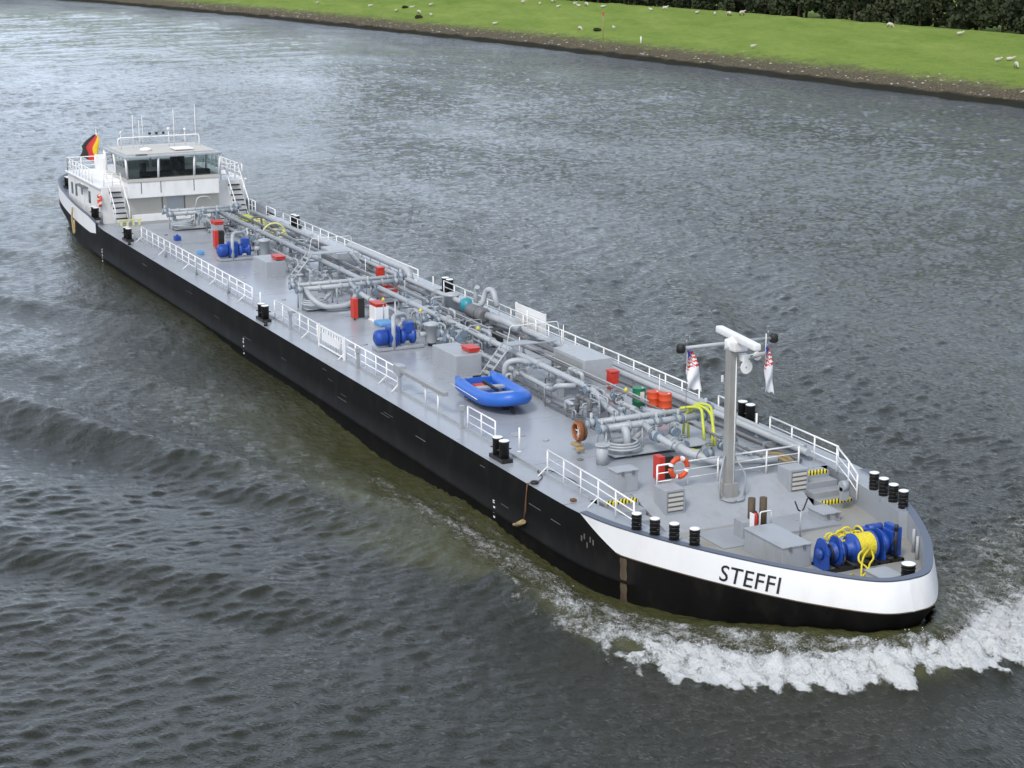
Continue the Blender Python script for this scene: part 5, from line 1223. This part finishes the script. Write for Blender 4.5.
# dark wood beyond the dike: one mass of crowns and stems
wb = mb('leaf'); wb.m('trunk'); r_ = np.random.default_rng(21); vv = []; ff = []; mi_l = []
def leafball(c, rx, rz, n, s0, s1):
    d_ = r_.normal(size=(n, 3)); d_ /= np.linalg.norm(d_, axis=1)[:, None]; rad = r_.uniform(.55, 1.0, n)[:, None] ** .5
    p = c + d_ * rad * np.array([rx, rx, rz]); s_ = r_.uniform(s0, s1, n)[:, None]
    a = r_.normal(size=(n, 3)); a /= np.linalg.norm(a, axis=1)[:, None]; b2 = np.cross(a, r_.normal(size=(n, 3))); b2 /= np.linalg.norm(b2, axis=1)[:, None]
    k0 = sum(len(q) for q in vv); q = np.stack([p - a * s_ - b2 * s_ * .6, p + a * s_ - b2 * s_ * .6, p + a * s_ + b2 * s_ * .6, p - a * s_ + b2 * s_ * .6], 1).reshape(-1, 3); vv.append(q)
    ff.append(np.arange(k0, k0 + 4 * n).reshape(-1, 4)); mi_l.append(np.zeros(n, int))
xt = -95.0
while xt > -440:
    for row, (off, h0) in enumerate(((47, 8), (54, 11), (62, 13))):
        x = xt + r_.uniform(-2.5, 2.5); y = float(bank_y(x)) + off + r_.uniform(-2, 2); g0 = float(ground(x, y)); h_ = h0 * r_.uniform(.85, 1.2)
        for k in range(7):
            c = np.array([x + r_.normal() * 1.7, y + r_.normal() * 1.3, g0 + h_ * r_.uniform(.12, .9)]); leafball(c, r_.uniform(1.3, 2.4), r_.uniform(1.0, 1.9), 150 if row < 2 else 80, .16, .42)
        k0 = sum(len(q) for q in vv); rt = .2
        q = np.array([[x + rt * math.cos(a) * m_, y + rt * math.sin(a) * m_, z] for z, m_ in ((g0 - .2, 1.3), (g0 + h_ * .8, .4)) for a in np.arange(6) * math.pi / 3]); vv.append(q)
        ff.append(np.array([[k0 + i, k0 + (i + 1) % 6, k0 + 6 + (i + 1) % 6, k0 + 6 + i] for i in range(6)])); mi_l.append(np.ones(6, int))
    xt -= 4.6
wme = bpy.data.meshes.new('woodland'); wme.from_pydata(np.vstack(vv).tolist(), [], np.vstack(ff).tolist()); wme.polygons.foreach_set('material_index', np.concatenate(mi_l).astype(np.int32))
wme.materials.append(M['leaf']); wme.materials.append(M['trunk']); wob = bpy.data.objects.new('woodland', wme); COL.objects.link(wob); tag(wob, 'dark dense wood beyond the crest of the grassy dike', 'wood', kind='stuff')
wb.bm.free()

# ------------------------------------------------------------------ sheep
def sheep_mesh(kind):
    if kind == 'lying': nodes = [((-.5, 0, .28), .22), ((-.2, 0, .36), .3), ((.2, 0, .36), .28), ((.45, 0, .42), .18), ((.62, 0, .62), .13), ((.85, 0, .6), .08)]; legs = []
    elif kind == 'grazing': nodes = [((-.55, 0, .72), .2), ((-.25, 0, .72), .29), ((.2, 0, .72), .28), ((.5, 0, .66), .18), ((.72, 0, .36), .12), ((.88, 0, .14), .07)]; legs = [(-.42, .16), (-.42, -.16), (.36, .15), (.36, -.15)]
    else: nodes = [((-.55, 0, .74), .2), ((-.25, 0, .74), .29), ((.2, 0, .74), .28), ((.46, 0, .84), .17), ((.62, 0, 1.02), .12), ((.85, 0, .98), .07)]; legs = [(-.42, .16), (-.42, -.16), (.36, .15), (.36, -.15)]
    vs = [n_[0] for n_ in nodes]; rs = [n_[1] for n_ in nodes]; es = [(i, i + 1) for i in range(len(nodes) - 1)]
    for lx_, ly_ in legs:
        base = 1 if lx_ < 0 else 2; i0 = len(vs)
        vs += [(lx_, ly_, .5), (lx_ + (-.05 if lx_ < 0 else .02), ly_, .28), (lx_, ly_, .0)]; rs += [.10, .05, .045]; es += [(base, i0), (i0, i0 + 1), (i0 + 1, i0 + 2)]
    m_ = bpy.data.meshes.new('s'); m_.from_pydata(vs, es, []); ob = bpy.data.objects.new('s', m_); COL.objects.link(ob)
    sk = ob.modifiers.new('sk', 'SKIN'); 
    m_.skin_vertices.new() if not m_.skin_vertices else None
    for i, r0 in enumerate(rs): m_.skin_vertices[0].data[i].radius = (r0, r0)
    m_.skin_vertices[0].data[1].use_root = True
    ob.modifiers.new('ss', 'SUBSURF').levels = 1
    dg = bpy.context.evaluated_depsgraph_get(); dg.update(); r2 = bpy.data.meshes.new_from_object(ob.evaluated_get(dg)); COL.objects.unlink(ob); bpy.data.objects.remove(ob)
    r2.name = 'sheep'; r2.materials.clear(); r2.materials.append(M['wool']); r2.materials.append(M['face'])
    for p in r2.polygons:
        c = p.center; p.use_smooth = True
        p.material_index = 1 if (c.z < .38 and legs and c.x < .6) else 0
    return r2
SM = {k_: sheep_mesh(k_) for k_ in ('grazing', 'standing', 'lying')}
SH = [(-207.5, 150.9, 'grazing', 20, 'grazing sheep alone on the dike crest right of centre, against the wood'), (-189.5, 150.5, 'lying', 70, 'sheep alone on the dike crest near the right edge of the photo'),
 (-165.7, 138.2, 'lying', 80, 'leftmost of the three sheep at the right edge of the pasture'), (-164.5, 139.3, 'lying', 40, 'middle one of the three sheep at the right edge, highest on the slope'),
 (-159.5, 136.2, 'grazing', -20, 'grazing dark legged sheep, lowest and rightmost of the three at the right edge'),
 (-301.8, 143.4, 'lying', 10, 'leftmost sheep of the crest group just left of the marker post'), (-297.8, 142.2, 'lying', 200, 'middle sheep of the crest group just left of the marker post'),
 (-296.7, 143.3, 'grazing', 0, 'grazing sheep nearest the marker post in the crest group on its left'), (-290.5, 143.7, 'lying', 30, 'sheep on the crest straight behind the red topped marker post'),
 (-275.1, 145.7, 'lying', 190, 'first single sheep on the crest right of the marker post'), (-272, 147, 'standing', 60, 'second single sheep on the crest right of the marker post'),
 (-260.6, 147.2, 'lying', 0, 'sheep lying on the crest midway between the marker post and the crest pair'), (-255.3, 147.7, 'lying', 150, 'small sheep just left of the pair where the wood begins'),
 (-250.9, 148.0, 'grazing', 185, 'left, longer sheep of the pair on the crest by the wood'), (-249.2, 149.6, 'standing', 80, 'right, upright sheep of the pair on the crest by the wood'),
 (-267.9, 126.8, 'grazing', 5, 'sheep low on the slope left of the marker post'), (-262.4, 130.8, 'lying', 170, 'sheep low on the slope right of the marker post'),
 (-214.8, 130.0, 'lying', 15, 'sheep alone near the stony foot of the pasture right of centre'), (-381.5, 117.5, 'lying', 0, 'farthest sheep upstream at the top left of the pasture'),
 (-358.3, 121.4, 'lying', 50, 'second farthest sheep upstream on the pasture'), (-341.8, 120.9, 'lying', 0, 'sheep low on the grass left of the dark bush'),
 (-342.6, 124.9, 'lying', 90, 'sheep up the slope behind the dark bush'), (-340.8, 128.6, 'lying', 20, 'higher one of two sheep up the slope right of the dark bush'),
 (-325.1, 121.9, 'lying', 180, 'lower one of two sheep right of the dark bush'), (-331.9, 122, 'grazing', 10, 'sheep standing directly behind the dark bush'),
 (-295.4, 122.6, 'lying', 30, 'sheep alone low on the grass between the dark bush and the marker post'), (-318.6, 140, 'lying', 20, 'first crest sheep at the left end of the wood'),
 (-311, 140.1, 'lying', 160, 'second crest sheep at the left end of the wood'), (-309.8, 142.6, 'standing', 100, 'upper one of two sheep close together under the left end of the wood'), (-302, 139.7, 'lying', 15, 'lower one of two sheep close together under the left end of the wood')]
for x, y, kd, a_, lb in SH:
    o = bpy.data.objects.new('sheep', SM[kd]); COL.objects.link(o); o.location = (x, y, float(ground(x, y)) + .02); o.rotation_euler = (0, 0, R(a_)); s_ = .88; o.scale = (s_, s_, s_)
    tag(o, lb, 'sheep', 'sheep grazing on the dike')
# marker post, stake, bush
gz = float(ground(-251.8, 122.9))
o = thing('marker_post', (-251.8, 122.9, gz), 'slim pale marker post with small red topmark on the grassy slope', 'post')
mb('wood').cyl((-251.8, 122.9, gz - .3), (-251.8, 122.9, gz + 4.4), .08, .06, seg=8).build('post', o)
mb('red').box(-252.05, -251.55, 122.86, 122.94, gz + 4.1, gz + 4.75, .02).build('topmark', o)
gz = float(ground(-240.7, 124.2)); tag(mb('white').cyl((-240.7, 124.2, gz - .1), (-240.7, 124.2, gz + 1.1), .14, .11, seg=8).build('white_stake', None, (-240.7, 124.2, gz)), 'short white stake near the stony foot of the bank right of the marker post', 'stake')
def bush(x, y, s_, lb):
    global vv, ff, mi_l
    vv, ff, mi_l = [], [], []; g0 = float(ground(x, y))
    for k in range(5): leafball(np.array([x + r_.normal() * .5 * s_, y + r_.normal() * .4 * s_, g0 + .5 * s_]), .7 * s_, .5 * s_, 120, .06, .16)
    m_ = bpy.data.meshes.new('bush'); P_ = np.vstack(vv) - np.array([x, y, g0]); m_.from_pydata(P_.tolist(), [], np.vstack(ff).tolist()); m_.materials.append(M['leaf'])
    o = bpy.data.objects.new('bush', m_); COL.objects.link(o); o.location = (x, y, g0); tag(o, lb, 'bush')
bush(-324.1, 118.5, .8, 'low dark bush on the grass near the water upstream'); bush(-264.1, 128.1, .5, 'small dark bush between two sheep left of the marker post'); bush(-345, 124, .55, 'faint flat bush far upstream on the pasture')
